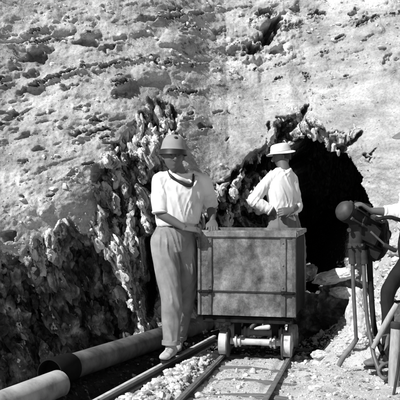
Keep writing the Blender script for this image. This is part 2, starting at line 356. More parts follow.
CRACKS = [([(306, 107), (303, 116), (298, 124), (288, 130), (278, 136)], 2.6, .28), ([(278, 118), (290, 116), (300, 118)], 1.2, .10), ([(270, 122), (266, 140), (262, 152)], 1.6, .16),
          ([(262, 152), (250, 158), (244, 166)], 2.6, .25), ([(240, 166), (232, 176), (222, 184), (206, 190), (200, 196)], 2.2, .22), ([(258, 160), (256, 172), (248, 188), (240, 206), (232, 222)], 5.5, .38),
          ([(272, 148), (262, 166), (266, 176)], 4.5, .4), ([(236, 172), (232, 186), (228, 196)], 4, .3), ([(216, 194), (218, 206), (224, 216)], 3.2, .3), ([(230, 200), (224, 214), (216, 228)], 3, .22),
          ([(362, 132), (356, 140), (346, 146)], 2.4, .25), ([(316, 128), (308, 133), (300, 134)], 1.6, .12), ([(252, 215), (262, 220), (270, 205)], 6, .35), ([(326, 134), (336, 131), (344, 133)], 1, .06),
          ([(114, 144), (120, 160), (126, 172), (134, 186)], 2.6, .2), ([(108, 176), (112, 190)], 3.6, .25), ([(94, 170), (104, 166), (112, 172)], 3.4, .22),
          ([(140, 112), (146, 126), (143, 140), (150, 152)], 2.2, .18), ([(150, 100), (156, 118), (158, 134)], 2.2, .16), ([(118, 190), (122, 214), (120, 236)], 3, .25), ([(134, 190), (138, 212), (143, 232), (146, 262)], 3.2, .25),
          ([(146, 240), (148, 270), (152, 300)], 5, .35), ([(106, 212), (110, 226)], 2.5, .16), ([(128, 240), (134, 262), (141, 290)], 2.2, .14), ([(96, 132), (84, 130)], 1.2, .06), ([(105, 142), (118, 143)], 1.4, .08),
          ([(155, 150), (152, 170), (148, 186)], 2.6, .2), ([(162, 112), (168, 120), (172, 132)], 2, .15), ([(110, 62), (125, 58), (135, 64)], 1.3, .05), ([(30, 110), (12, 116), (0, 114)], 1.2, .05)]

def hill(X, Z):
    n1 = fbm(X*.8, 3.1, Z*.8, 3, 1); n2 = fbm(X*.8, 9.7, Z*.8, 3, 21)
    Yf = np.interp(X, *FACE)
    zc = np.interp(X, [-3, -1.7, -.8, -.2, .3, 1.0, 1.8, 2.4, 4], [.75, .85, 1.3, 1.45, 1.35, 1.75, 1.55, 1.2, 1.2]) + .15*n1
    up = np.maximum(Z-zc, 0); dn = np.minimum(Z-zc, 0)
    slope = np.interp(X, [-3, -.5, 1, 3], [1/math.tan(math.radians(47)), .85, .85, .8])
    soft = .35
    upS = np.where(up < soft, up*up/(2*soft), up-soft/2)
    Y0 = Yf + upS*slope + dn*.12
    Y0 = np.where(Z > 6, Y0+(Z-6)*1.2, Y0)
    Y0 = Y0 + .22*n2*sstep(.3, 2.2, Z)
    px = 200+F*X/Y0; py = 200-F*(Z-CAMH)/Y0
    j1 = fbm(X*5, 1.3, Z*5, 4, 3); j2 = fbm(X*5, 5.3, Z*5, 4, 33)
    jx = px+9*j1; jy = py+9*j2
    k1 = fbm(X*14, 1.3, Z*14, 3, 43); k2 = fbm(X*14, 5.3, Z*14, 3, 53)
    sx = px+11*k1+6*j1; sy = py+7*k2+5*j2
    tx = px+3*k1+4*j1; ty = py+3*k2+4*j2
    A = sstep(-1, 3, polydist(jx, jy, ROUGH_A)+9*k1+5*k2); Cc = sstep(-2, 4, polydist(jx, jy, ROUGH_C))
    cut = np.maximum(A, Cc)
    # soft dirt slope
    D = .06*fbm(X*2.2, 2, Z*2.2, 5, 5, .55) + .035*(fbm(X*5.5, 2, Z*5.5, 5, 55, .6))
    hum = np.maximum(vnoise(X*5.5, 4, Z*6.5, 61), 0)**1.2           # tufts and hummocks
    D = D - .08*hum*sstep(1.2, 2.0, Z-.3*n1)
    lump = worley(X*9+.6*j1, 2.5, Z*10+.6*j2, 77)
    D = D - .014*np.maximum(.5-lump[0], 0)*2*(lump[2] > .5)*sstep(-.1, .25, n1+.3*hum)*3*(1-cut)
    D = D + .018*fbm(X*24, 2, Z*24, 3, 9, .6)
    # broken ledges and hollows on the upper slope
    lg = fbm(X*1.9+Z*1.2, 3, Z*6.0-X*2.2, 5, 303, .62); up_ = sstep(1.4, 2.4, Z-.35*X)
    st_ = fbm(X*3+Z*1.9, 3, Z*13-X*4.6, 5, 313, .65)
    D = D + .045*sstep(.10, .34, st_)*up_*sstep(-.25, .3, n1+.3*n2) + .022*fbm(X*7+Z*3, 3, Z*15-X*5, 4, 323, .65)*up_
    D = D + .12*sstep(.25, .30, lg+.03*k1)*up_ - .04*sstep(.14, .24, lg)*up_*sstep(.29, .25, lg)
    smoothz = sstep(-10, 26, polydist(px, py, [(180, 110), (240, 88), (330, 80), (420, 60), (420, 300), (372, 300), (366, 180), (340, 128), (300, 104), (262, 120), (240, 160), (205, 186), (186, 190)]))
    D = D*(1-.7*smoothz)
    D = D + .02*smoothz*fbm(X*9+Z*6, 1, Z*9, 4, 90, .6, True)
    # fractured rock of the cutting: tilted slabs and splinters, each cell a plane of its own
    xs = X+.35*Z
    def slabs(fx, fz, sd, wob):
        c1, c2, cid, ox, oz = worley(xs*fx+wob*j1, 1.7, Z*fz+wob*j2, sd)
        r1 = (cid*7.31) % 1; r2 = (cid*13.7) % 1
        return cid, c2-c1, (-.75+.9*(r1-.35))*ox/fx + (.45+1.1*(r2-.5))*oz/fz
    i1, e1_, p1_ = slabs(3.4, 1.9, 4, .25); i2, e2_, p2_ = slabs(8.5, 3.4, 14, .25); i3, e3_, p3_ = slabs(19, 8, 24, .2)
    gate = sstep(-.1, .1, vnoise(X*3.2, 8, Z*2.2, 67)+.02)
    B = .26*(i1-.55)+.9*p1_ + .15*(i2-.5)+1.0*p2_ + .05*(i3-.5)+.9*p3_
    B = B + .22*sstep(.14, .06, e1_)*(i1 > .3) + .16*sstep(.12, .05, e2_)*gate*(i2 > .35) + .05*sstep(.12, .05, e3_)*gate*(i3 > .5)
    B = B + .02*fbm(X*16, 1, Z*12, 4, 8)
    Y = Y0 + D*(1-cut) + cut*(B*1.0+.06)
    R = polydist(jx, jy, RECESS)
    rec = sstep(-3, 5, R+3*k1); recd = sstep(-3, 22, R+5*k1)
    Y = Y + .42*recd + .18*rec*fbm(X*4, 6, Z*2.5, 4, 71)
    for pts, wd, dp in CRACKS:
        d = linedist(tx, ty, pts); Y = Y + dp*sstep(wd*1.15, wd*.5, d)
    for cx, cy, rx, ry, dp in PITS:
        d = np.hypot((sx-cx+.5*(sy-cy))/rx, (sy-cy)/ry); Y = Y + dp*1.4*sstep(1.15, .6, d)
        # a lip of stone under each hollow catches the sun
        Y = Y - .35*dp*np.exp(-(((sx-cx)/rx)**2+((sy-cy-ry*1.5)/(ry*.8))**2))
    # boulder by the dark hollow on the skyline slope
    for cx, cy, rx, ry, dp in [(236, 50, 10, 6, .10), (262, 22, 8, 9, .14), (88, 34, 12, 5, .10), (150, 74, 18, 10, .12), (120, 82, 16, 9, .1), (30, 84, 14, 7, .1), (175, 40, 16, 9, .1), (60, 30, 14, 6, .08), (34, 50, 9, 4, .1)]:
        d = np.hypot((jx-cx)/rx, (jy-cy)/ry); Y = Y - dp*np.sqrt(np.clip(1-d*d, 0, 1))
    for pts, wd, dp in SHARDS:
        Y = Y - dp*sstep(wd*1.3, wd*.35, linedist(tx, ty, pts))
    for hp_ in HOLES:
        Y = Y + 1.0*sstep(-.5, 1.6, polydist(tx, ty, hp_))
    # wear the steep edges a little, then roughen them in all three directions
    for _ in range(3):
        Yb = Y.copy(); Yb[1:-1] = (Y[:-2]+2*Y[1:-1]+Y[2:])/4; Y2 = Yb.copy(); Y2[:, 1:-1] = (Yb[:, :-2]+2*Yb[:, 1:-1]+Yb[:, 2:])/4
        Y = Y+(Y2-Y)*sstep(.0, .04, np.abs(Y2-Y))*np.maximum(cut, rec)
    P = polydist(tx, ty, PORTAL)
    tun = sstep(0, 1.3, P)
    Xo = X + tun*(1.25+(X-1.28)*.40); Y = Y + tun*(5.6+.25*fbm(X*3, 1, Z*3, 3, 101)); Z = Z + tun*np.maximum(Z-.9, 0)*.8
    cc = np.maximum(cut, rec)*(1-tun)
    q3 = fbm(X*8, Y*8+7, Z*8, 4, 161, .6)
    r_1 = fbm(X*17, Y*17, Z*17, 3, 401, .6); r_2 = fbm(X*17+9, Y*17, Z*17, 3, 411, .6)
    Y = Y+.03*cc*q3; Xo = Xo+.026*cc*r_1; Z = Z+.02*cc*r_2
    cut = np.maximum(cut, rec)
    return Xo, Y, Z, np.clip(cut, 0, 1), rec, px, py

def axis(segs):
    out = []
    for a, b, s in segs: out.append(np.arange(a, b, s))
    out.append([segs[-1][1]]); return np.concatenate(out)
gx = axis([(-9, -4, .25), (-4, -2.5, .06), (-2.5, 3.0, .0095), (3.0, 4.5, .06), (4.5, 9, .25)])
gz = axis([(-.8, -.3, .05), (-.3, 2.1, .0095), (2.1, 4.3, .012), (4.3, 6, .06), (6, 14, .4)])
XX, ZZ = np.meshgrid(gx, gz)
HX, HY, HZ, CUT, DRK, HPX, HPY = hill(XX, ZZ)
nx, nz = len(gx), len(gz)
idx = np.arange(nx*nz).reshape(nz, nx)
FQ = np.stack([idx[:-1, :-1], idx[:-1, 1:], idx[1:, 1:], idx[1:, :-1]], -1).reshape(-1, 4)
hillo = from_arrays('hillside', np.stack([HX, HY, HZ], -1).reshape(-1, 3), FQ, M['rock'], smooth=True)
tag(hillo, 'steep pale rocky hillside with the broken rock cutting and dark tunnel mouth', kind='structure')
at = hillo.data.attributes.new('cut', 'FLOAT', 'POINT'); at.data.foreach_set('value', CUT.astype(np.float32).ravel())
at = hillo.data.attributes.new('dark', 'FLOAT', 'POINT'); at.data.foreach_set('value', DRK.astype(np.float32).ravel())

# ------------------------------------------------------------------ ground
def track_uv(x, y):
    """across / along the track, measured from the point between the front wheels"""
    cx, cy = .438, 6.32
    return (x-cx)*TR.x+(y-cy)*TR.y, (x-cx)*TD.x+(y-cy)*TD.y
def ground_h(x, y):
    a, t = track_uv(x, y)
    h = -.045+.022*fbm(x*3, y*3, .5, 4, 201)+.012*fbm(x*11, y*11, .5, 3, 211)
    inside = sstep(.25, .19, np.abs(a))
    h = h + .010*fbm(x*24, y*24, .5, 4, 221, .6)
    # trodden dust between the rails, dished over the buried sleepers
    h = h + inside*(.016-.020*np.exp(-(((t+1.15)%.42-.0)/.05)**2)-.020*np.exp(-(((t+1.15)%.42-.42)/.05)**2))
    h = h - .025*np.exp(-((a+.285)/.03)**2)-.03*np.exp(-((a-.20)/.02)**2)*.5 - .03*np.exp(-((a+.20)/.025)**2)
    side = ((x+.93)*1.3-(y-5.3)*.52)/1.4
    h = h - .62*sstep(-.20, -.40, side)*sstep(3.0, 4.2, y)
    h = h - .10*sstep(.06, .16, side)*sstep(.50, .36, side)
    # spoil on the right of the track, rising to the tunnel's right hand wall
    ry = sstep(5.75, 6.45, y+.25*vnoise(x*2, y*2, 0, 205)); rx = np.clip((x-.90)*.95, 0, 1.1)
    back = 1-sstep(6.6, 7.6, y)*sstep(1.75, 1.35, x)
    h = h + ry*rx*back + ry*back*.05*fbm(x*6, y*6, .3, 4, 231, .6)*sstep(.9, 1.2, x)
    h = h + .05*sstep(.36, .6, a)*sstep(6.6, 5.9, y)+.02*sstep(.34, .6, a)*fbm(x*7, y*7, .3, 4, 232, .6)
    # small bank of spoil left of the track
    h = h + .03*sstep(-.3, -.38, a)*sstep(-.62, -.5, a)
    return h
gxx = axis([(-30, -6, 2), (-6, -2.2, .2), (-2.2, 2.6, .012), (2.6, 6, .2), (6, 30, 2)])
gyy = axis([(-8, 1, 1), (1, 4.2, .1), (4.2, 7.8, .012), (7.8, 16, .12)])
GX, GY = np.meshgrid(gxx, gyy)
GZ = ground_h(GX, GY)
idx = np.arange(GX.size).reshape(GX.shape)
FQ = np.stack([idx[:-1, :-1], idx[:-1, 1:], idx[1:, 1:], idx[1:, :-1]], -1).reshape(-1, 4)
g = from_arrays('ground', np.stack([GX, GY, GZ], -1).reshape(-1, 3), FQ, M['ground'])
def shade_mask(x, y):  # where ground shade is painted: beside the pipe, under the cart
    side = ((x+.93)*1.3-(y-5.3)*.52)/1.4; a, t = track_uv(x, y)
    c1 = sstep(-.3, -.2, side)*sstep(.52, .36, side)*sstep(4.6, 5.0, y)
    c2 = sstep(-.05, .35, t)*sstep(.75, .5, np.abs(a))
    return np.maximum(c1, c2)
ca = g.data.attributes.new('cinder', 'FLOAT', 'POINT'); ca.data.foreach_set('value', (shade_mask(GX, GY)*.62).astype(np.float32).ravel())  # 'cinder' carries the painted ground shade
tag(g, 'pale dusty trodden ground in front of the tunnel', kind='structure')
g = from_arrays('far_ground', [(-400, -400, -.6), (400, -400, -.6), (400, 400, -.6), (-400, 400, -.6)], [(0, 1, 2, 3)], M['ground'])
tag(g, 'pale plain stretching away round the hill', kind='structure')

# stones -----------------------------------------------------------
def ico(sub):
    b = bmesh.new(); bmesh.ops.create_icosphere(b, subdivisions=sub, radius=1)
    v = np.array([v.co[:] for v in b.verts]); f = np.array([[q.index for q in p.verts] for p in b.faces]); b.free(); return v, f
I1 = ico(1); I2 = ico(2); I3 = ico(3); I5 = ico(5)
def facet(v, n, K=9):
    """radii that cut a ball of directions v by K random planes: angular broken stone"""
    N_ = RNG.standard_normal((n, K, 3)); N_ /= np.linalg.norm(N_, axis=2, keepdims=True)
    D_ = RNG.uniform(.45, .95, (n, K)); out = np.full((n, len(v)), 1.25)
    for k in range(K):
        dt = np.einsum('vj,nj->nv', v, N_[:, k]); out = np.where(dt > .05, np.minimum(out, D_[:, k:k+1]/np.maximum(dt, .05)), out)
    return out
def stones(name, P, R, m, label, kind='stuff', base=I1, flat=.7):
    v, f = base; n = len(P); k = len(v)
    s = RNG.uniform(.6, 1.25, (n, 3)); s[:, 2] *= flat
    ang = RNG.uniform(0, 2*PI, n)
    V = v[None]*(facet(v, n)*(1+.05*RNG.standard_normal((n, k))))[:, :, None]*1.15*s[:, None]*R[:, None, None]
    c, sn = np.cos(ang)[:, None], np.sin(ang)[:, None]
    V = np.stack([V[..., 0]*c-V[..., 1]*sn, V[..., 0]*sn+V[..., 1]*c, V[..., 2]], -1)+P[:, None]
    Fc = (f[None]+(np.arange(n)*k)[:, None, None]).reshape(-1, 3)
    o = from_arrays(name, V.reshape(-1, 3), Fc, m, smooth=False)
    return tag(o, label, kind=kind)
def scatter(n, xr, yr, rmin, rmax, cond=None):
    x = RNG.uniform(*xr, n); y = RNG.uniform(*yr, n)
    if cond is not None:
        k = cond(x, y); x, y = x[k], y[k]
    r = rmin*(rmax/rmin)**(RNG.uniform(0, 1, len(x))**2.2)
    return np.stack([x, y, ground_h(x, y)+r*.25], -1), r
def c_ballast(x, y):
    a, t = track_uv(x, y); side = ((x+.93)*1.3-(y-5.3)*.52)/1.4
    return ((shade_mask(x, y) < .35+.5*RNG.uniform(0, 1, len(x))**2) & (a < -.3) | ((np.abs(a) < .2) & (RNG.uniform(0, 1, len(x)) < .05))) & (side > .14)
P1, R1 = scatter(13000, (-1.1, .4), (4.6, 7.0), .004, .034, c_ballast)
def c_right(x, y):
    a, t = track_uv(x, y); return (a > .29) & (RNG.uniform(0, 1, len(x)) < .5+.4*sstep(5.8, 6.3, y))
P2, R2 = scatter(4200, (.4, 2.4), (4.6, 7.4), .004, .026, c_right)
P3, R3 = scatter(2500, (-2.2, .2), (5.2, 8.0), .008, .04, lambda x, y: ((x+.93)*1.3-(y-5.3)*.52)/1.4 < -.1)
P4, R4 = scatter(900, (.2, 2.0), (6.8, 9.5), .01, .05)
P6, R6 = scatter(9000, (-.2, 2.3), (4.6, 6.9), .002, .010, lambda x, y: (np.abs(np.abs(track_uv(x, y)[0])-.262) > .03) & (track_uv(x, y)[0] > -.24) & (fbm(x*4, y*4, .2, 3, 606) > -.12))
PA = np.concatenate([P1, P2, P3, P4, P6]); RA = np.concatenate([R1, R2, R3, R4, R6]); dk = RNG.uniform(0, 1, len(RA)) < .30
stones('gravel', PA[~dk], RA[~dk], M['stone'], 'pale broken stone chips strewn beside the rails', base=I2)
stones('grey_gravel', PA[dk], RA[dk], M['stone_dark'], 'darker grey stone chips mixed through the pale ones', base=I2)
P5, R5 = scatter(5000, (-1.1, .6), (4.8, 7.6), .006, .03, lambda x, y: shade_mask(x, y) > .5)
stones('shade_stones', P5, R5, M['cinder'], 'black stones standing in for shade in the hollow beside the pipe')
# angular blocks and splinters standing out of the broken faces
CB = np.array([(x, y, z) for x in (-1, 1) for y in (-1, 1) for z in (-1, 1)], float)
CF = np.array([(0, 1, 3), (0, 3, 2), (4, 6, 7), (4, 7, 5), (0, 4, 5), (0, 5, 1), (2, 3, 7), (2, 7, 6), (0, 2, 6), (0, 6, 4), (1, 5, 7), (1, 7, 3)])
def blocks(name, mask, n, rmin, rmax, m, label, tall=2.3, lean=.32, sink=.75):
    p_ = mask.ravel().astype(float)/mask.sum(); ii = RNG.choice(len(p_), n, p=p_)
    P = np.stack([HX.ravel()[ii], HY.ravel()[ii], HZ.ravel()[ii]], -1); r = rmin*(rmax/rmin)**(RNG.uniform(0, 1, n)**1.7)
    P[:, 1] += r*sink
    big = r > .017
    for part_, (v, f) in enumerate((I2, I3)):
        sel = big if part_ else ~big
        yield_blocks(name if not part_ else name+'_lumps', v, f, P[sel], r[sel], m, label if not part_ else label.replace('blocks', 'larger lumps'), tall, lean)
def yield_blocks(name, v, f, P, r, m, label, tall, lean):
    n = len(r)
    if not n: return
    V = v[None]*facet(v, n, 11)[:, :, None]*1.2
    V = V*(1+.04*RNG.standard_normal(V.shape[:2]))[:, :, None]
    V = V*np.stack([RNG.uniform(.45, 1.0, n), RNG.uniform(.6, 1.0, n), RNG.uniform(.7, tall, n)], -1)[:, None]*r[:, None, None]
    a = lean+RNG.normal(0, .22, n); c, sn = np.cos(a)[:, None], np.sin(a)[:, None]
    V = np.stack([V[..., 0]*c-V[..., 2]*sn, V[..., 1], V[..., 0]*sn+V[..., 2]*c], -1)
    a = RNG.normal(.15, .35, n); c, sn = np.cos(a)[:, None], np.sin(a)[:, None]
    V = np.stack([V[..., 0], V[..., 1]*c-V[..., 2]*sn, V[..., 1]*sn+V[..., 2]*c], -1)
    a = .35+RNG.normal(0, .45, n); c, sn = np.cos(a)[:, None], np.sin(a)[:, None]
    V = np.stack([V[..., 0]*c-V[..., 1]*sn, V[..., 0]*sn+V[..., 1]*c, V[..., 2]], -1)+P[:, None]
    Fc = (f[None]+(np.arange(n)*len(v))[:, None, None]).reshape(-1, 3)
    tag(from_arrays(name, V.reshape(-1, 3), Fc, m, smooth=False), label, kind='stuff')
front = (HPX > -30) & (HPX < 430) & (HPY > 60) & (HPY < 420) & (HY < np.interp(HX, *FACE)+.75)
clump = fbm(XX*3.5, 2, ZZ*2.5, 3, 777) > -.08
blocks('broken_rock', front & clump & (CUT > .5) & (DRK < .2), 5200, .006, .040, M['slabs'], 'pale angular blocks and splinters standing out of the broken cutting')
blocks('painted_shade_broken_rock', front & (DRK > .5), 4500, .008, .06, M['shaderock'], 'angular blocks with shade painted into their colour in the gully left of the pipe')
runs = np.zeros(XX.shape, bool)
for pts in ([(56, 276), (60, 300), (67, 332)], [(74, 286), (77, 310), (82, 338)], [(20, 262), (24, 300), (31, 350)], [(3, 300), (5, 340), (10, 375)], [(42, 296), (48, 345)], [(92, 300), (97, 330)], [(8, 262), (14, 285)], [(30, 240), (36, 270)]):
    runs |= linedist(HPX, HPY, pts) < 1.0+2.2*np.clip(fbm(XX*6, 1, ZZ*5, 3, 888)+.3, 0, 1)
blocks('pale_rock_runs', front & runs, 900, .005, .022, M['slabs'], 'pale crusted runs of rock down the dark gully wall')
blocks('fallen_blocks', front & (CUT < .6) & (CUT > .03), 700, .005, .022, M['slabs'], 'pale blocks loosened along the edge of the cutting')
# loose stones lying on the slope
def tufts(n):
    m_ = (HPX > -20) & (HPX < 420) & (HPY > -20) & (HPY < 130) & (CUT < .1)
    dens = sstep(-.05, .25, fbm(XX*1.1, 4, ZZ*1.6-XX*.5, 3, 555))*np.clip(1.25-HPX/330, .12, 1)*np.clip(1.3-HPY/120, .1, 1)*m_
    p_ = dens.ravel()/dens.sum(); ii = RNG.choice(len(p_), n, p=p_)
    V = []; Fc = []; k = 0
    P = np.stack([HX.ravel()[ii], HY.ravel()[ii], HZ.ravel()[ii]], -1)
    for q in range(n):
        sc = RNG.uniform(.02, .06); nb = int(RNG.integers(16, 34))
        a = RNG.uniform(0, 2*PI, nb); tl = RNG.uniform(.15, 1.0, nb); h_ = sc*RNG.uniform(.5, 1.1, nb)
        for b_ in range(nb):
            d_ = np.array([math.cos(a[b_])*tl[b_], math.sin(a[b_])*tl[b_]-.25, 1.0]); d_ /= np.linalg.norm(d_)
            sd = np.array([-math.sin(a[b_]), math.cos(a[b_]), 0])*.0022; o_ = P[q]+np.array([RNG.normal(0, sc*.35), 0, RNG.normal(0, sc*.2)])+np.array([0, .01, -.01])
            m1 = o_+d_*h_[b_]*.6; tp = o_+d_*h_[b_]+np.array([math.cos(a[b_])*.25*sc, 0, -.15*sc])
            V += [o_-sd, o_+sd, m1+sd*.8, m1-sd*.8, tp+sd*.2, tp-sd*.2]; Fc += [(k, k+1, k+2, k+3), (k+3, k+2, k+4, k+5)]; k += 6
    o = from_arrays('dry_scrub', np.array(V), np.array(Fc), M['scrub'], smooth=False)
    tag(o, 'tufts of dry scrub and grass dotted over the upper hillside', kind='stuff')
tufts(420)
w = (HPX > -30) & (HPX < 430) & (HPY > -40) & (HPY < 250) & (CUT < .3)
ii = np.flatnonzero(w.ravel()); ii = RNG.choice(ii, 2000, replace=False)
Ps = np.stack([HX.ravel()[ii], HY.ravel()[ii]-.002, HZ.ravel()[ii]], -1); Rs = .005*(.034/.005)**(RNG.uniform(0, 1, len(ii))**3.5)
Rs = Rs*np.where((HPX.ravel()[ii] > 190) & (HPY.ravel()[ii] > 70), .55, 1)
stones('loose_scree', Ps, Rs, M['stone'], 'small loose stones lying on the hillside', flat=.8, base=I2)

def rock(px, py, y, r, m, label, seed, stretch=(1, 1, 1), tilt=0, group=None, sit=True):
    v, f = I5
    n = fbm(v[:, 0]*1.3+seed*7, v[:, 1]*1.3, v[:, 2]*1.3, 3, seed); w_ = worley(v[:, 0]*1.6+seed, v[:, 1]*1.6, v[:, 2]*1.6, seed)
    V = v*(1+.35*n-.22*(w_[2]-.5)+.1*w_[0]+.10*(worley(v[:, 0]*3.7+seed, v[:, 1]*3.7, v[:, 2]*3.7, seed+1)[2]-.5)+.06*fbm(v[:, 0]*6, v[:, 1]*6, v[:, 2]*6, 4, seed+2, .6))[:, None]*np.array(stretch)*r
    c, s = math.cos(tilt), math.sin(tilt)
    V = np.stack([V[:, 0]*c-V[:, 2]*s, V[:, 1], V[:, 0]*s+V[:, 2]*c], -1)
    p = W(px, py, y)
    if sit:
        gz_ = float(ground_h(np.array([p.x]), np.array([p.y]))[0]); p.z = gz_-V[:, 2].min()*.55
    o = from_arrays('rock', V, f, m, smooth=False); o.location = p
    return tag(o, label, 'rock', group)
rock(336, 276, 6.95, .15, M['slabs'], 'large pale flat slab lying in the tunnel mouth, upper of the two', 3, (1.25, .8, .38), .22, sit=False)
rock(344, 293, 6.85, .10, M['slabs'], 'smaller pale slab under the larger one in the tunnel mouth', 4, (1.2, .8, .45), -.1, sit=False)
rock(322, 300, 7.4, .26, M['shaderock'], 'boulder painted dark with shade under the pale slabs in the tunnel mouth', 5, (1.1, .9, .9), 0)  # dark boulders extend the tunnel's darkness, shade in their colour
rock(347, 318, 7.2, .27, M['shaderock'], 'boulder painted dark with shade behind the drill legs at the tunnel wall', 6, (1, .9, .9), 0)
rock(306, 273, 7.9, .09, M['shaderock'], 'small rock painted dark with shade on the tunnel floor beside the ore cart', 8, (1.2, .8, .8), .5, sit=False)
rock(343, 352, 6.05, .055, M['stone'], 'fist sized pale rock left of the splayed drill leg', 9, (1.2, 1, .8))
rock(358, 352, 6.05, .075, M['slabs'], 'pale rock between the two slim drill legs', 10, (1.1, 1, .8))
rock(388, 318, 5.95, .12, M['slabs'], 'pale angular rock on the spoil behind the drill crossbar', 12, (.9, .8, 1.25), .5, sit=False)
rock(362, 322, 6.1, .13, M['slabs'], 'pale leaning rock between the two slim drill legs', 13, (.8, .7, 1.6), .1)
rock(320, 351, 6.2, .05, M['stone'], 'small pale rock on the left toe of the spoil heap', 14, (1.3, 1, .7))

# ------------------------------------------------------------------ track
def sweep_profile(bm, prof, p0, p1, up=Vector((0, 0, 1)), bow=0, n=10):
    p0 = Vector(p0); p1 = Vector(p1); d = (p1-p0).normalized(); s = d.cross(up).normalized()
    rings = []
    for i in range(n+1):
        c = p0.lerp(p1, i/n)+s*bow*math.sin(PI*i/n)
        rings.append([bm.verts.new(c+s*a+up*b) for a, b in prof])
    for r0, r1 in zip(rings[:-1], rings[1:]):
        for k in range(len(prof)): bm.faces.new((r0[k], r0[(k+1) % len(prof)], r1[(k+1) % len(prof)], r1[k]))
    bm.faces.new(rings[0]); bm.faces.new(rings[-1][::-1])
WEB = [(-.03, -.06), (.03, -.06), (.03, -.054), (.007, -.046), (.006, -.017), (-.006, -.017), (-.007, -.046), (-.03, -.054)]
HEADP = [(-.016, -.0165), (.016, -.0165), (.017, -.006), (.013, 0), (-.013, 0), (-.017, -.006)]
CARC = Vector((.438, 6.32, 0))
def make_rail(off, label):
    p0 = CARC+TR*off-TD*3.2; p1 = CARC+TR*off+TD*5.2
    e = empty('rail', (p0.x, p0.y, -.06), label=label, cat='rail', group='rails of the cart track')
    b = bmesh.new(); sweep_profile(b, WEB, p0, p1); obj('web', b, M['rail'], e, False, off=e.location)
    b = bmesh.new(); sweep_profile(b, HEADP, p0, p1); obj('rail_head', b, M['rail_head'], e, False, off=e.location)
make_rail(-.262, 'narrow iron rail under the left wheels of the ore cart')
make_rail(.262, 'narrow iron rail under the right wheels of the ore cart')
# loose rail on the left, under the man's foot
p0 = W(94, 400, 4.92); p1 = W(163, 363, 6.04); d = (Vector((p1.x, p1.y, 0))-Vector((p0.x, p0.y, 0))).normalized()
p1 = Vector((p1.x, p1.y, .0)); p0 = p1-d*2.0; p2 = p1+d*1.3
e = empty('spare_rail', (p0.x, p0.y, -.05), label='spare iron rail lying left of the track under the left man\'s shoe', cat='rail')
b = bmesh.new(); sweep_profile(b, WEB, p0, p2); obj('web', b, M['rail'], e, False, off=e.location)
b = bmesh.new(); sweep_profile(b, HEADP, p0, p2); obj('rail_head', b, M['bright'], e, False, off=e.location)
SPR = p1.copy()
names = ['half buried sleeper nearest the camera', 'second half buried sleeper from the camera', 'dusty sleeper just before the ore cart\'s wheels', 'sleeper in the shade under the front of the ore cart', 'sleeper under the middle of the ore cart', 'sleeper under the back end of the ore cart']
for i, t in enumerate([-1.15, -.73, -.31, .11, .53, .95]):
    c = CARC+TD*t
    b = bmesh.new(); box(b, (0, 0, 0), (.86, .13, .09), .014)
    bmesh.ops.subdivide_edges(b, edges=b.edges[:], cuts=3, use_grid_fill=True)
    for v in b.verts:
        v.co.z += .01*math.sin(v.co.x*9+i)+random.uniform(-.003, .003); v.co.y += .008*math.sin(v.co.x*6+i*2)
    o = obj('sleeper', b, M['sleeper'], None, False); o.location = (c.x, c.y, -.082); o.rotation_euler = (random.uniform(-.02, .02), 0, -TRK+random.uniform(-.03, .03))
    tag(o, names[i], 'sleeper', 'sleepers of the cart track')

# ------------------------------------------------------------------ pipes
def pipe(name, p0, p1, r, m, label, cat='pipe', wall=.006, bands=(), grp=None, cap=False):
    p0 = Vector(p0); p1 = Vector(p1); d = (p1-p0).normalized()
    e = empty(name, (p0.x, p0.y, p0.z-r), label=label, cat=cat)
    if grp: e['group'] = grp
    b = bmesh.new(); n = 24
    pts = [p0.lerp(p1, i/n) for i in range(n+1)]
    o_ = tube(b, pts, r, 48, cap=False); i_ = tube(b, pts, r-wall, 48, cap=False)
    for a, c in ((o_[0], i_[0]), (o_[-1], i_[-1])):
        for k in range(48): b.faces.new((a[k], a[(k+1) % 48], c[(k+1) % 48], c[k]))
    sh = obj('shell', b, m, e, True, off=e.location, angle=40); sh.data.materials.append(M['pipe_in'])
    for p in sh.data.polygons:
        c_ = p.center+e.location; t_ = (c_-p0).dot(d)
        if ((c_-p0)-d*t_).length < r-wall*.6: p.material_index = 1
    for q in bands:
        b = bmesh.new(); c = p0.lerp(p1, q)
        tube(b, [c-d*.022, c-d*.018, c+d*.018, c+d*.022], [r+.001, r+.007, r+.007, r+.001], 48); obj('joint_band', b, m, e, True, off=e.location, angle=35)
    return e
pdir = Vector((.52, 1.3, 0)).normalized()
A = Vector((-.95, 5.40, .078)); B = A+pdir*3.6; B.z = -.01
pipe('iron_pipe', A, B, .088, M['pipe'], 'long dark iron pipe running behind the left man to the ore cart', bands=(.55,))
pd2 = Vector((.42, 1.05, .0)).normalized(); A2 = Vector((-.935, 5.27, .018))
pipe('iron_pipe', A2-pd2*2.2, A2, .092, M['pipe_dusty'], 'near pale dusty pipe length at the bottom left corner')
# black sleeve where the two lengths meet
b = bmesh.new(); c0 = A.copy(); pdir = (B-A).normalized(); c1 = c0+pdir*.13
q0 = tube(b, [c0-pdir*.12, c0-pdir*.10, c1, c1+pdir*.01], [.095, .100, .100, .094], 48, cap=False)
q1 = tube(b, [c0-pdir*.12, c0-pdir*.10, c1, c1+pdir*.01], [.0895, .0895, .0895, .0895], 48, cap=False)
for a_, c_ in ((q0[0], q1[0]), (q0[-1], q1[-1])):
    for k in range(48): b.faces.new((a_[k], a_[(k+1) % 48], c_[(k+1) % 48], c_[k]))
bmesh.ops.translate(b, verts=b.verts, vec=-c0)
o = empty('pipe_collar', c0)
obj('sleeve', b, M['pipe_in'], o, True, angle=40)
b = bmesh.new(); tube(b, [-pdir*.022, -pdir*.008], [.0885, .0885], 48); obj('mouth_shade_disc', b, M['pipe_in'], o, True, angle=40)  # added black disc paints the dark of the open pipe mouth
tag(o, 'black collar at the joint between the two pipes', 'pipe collar')

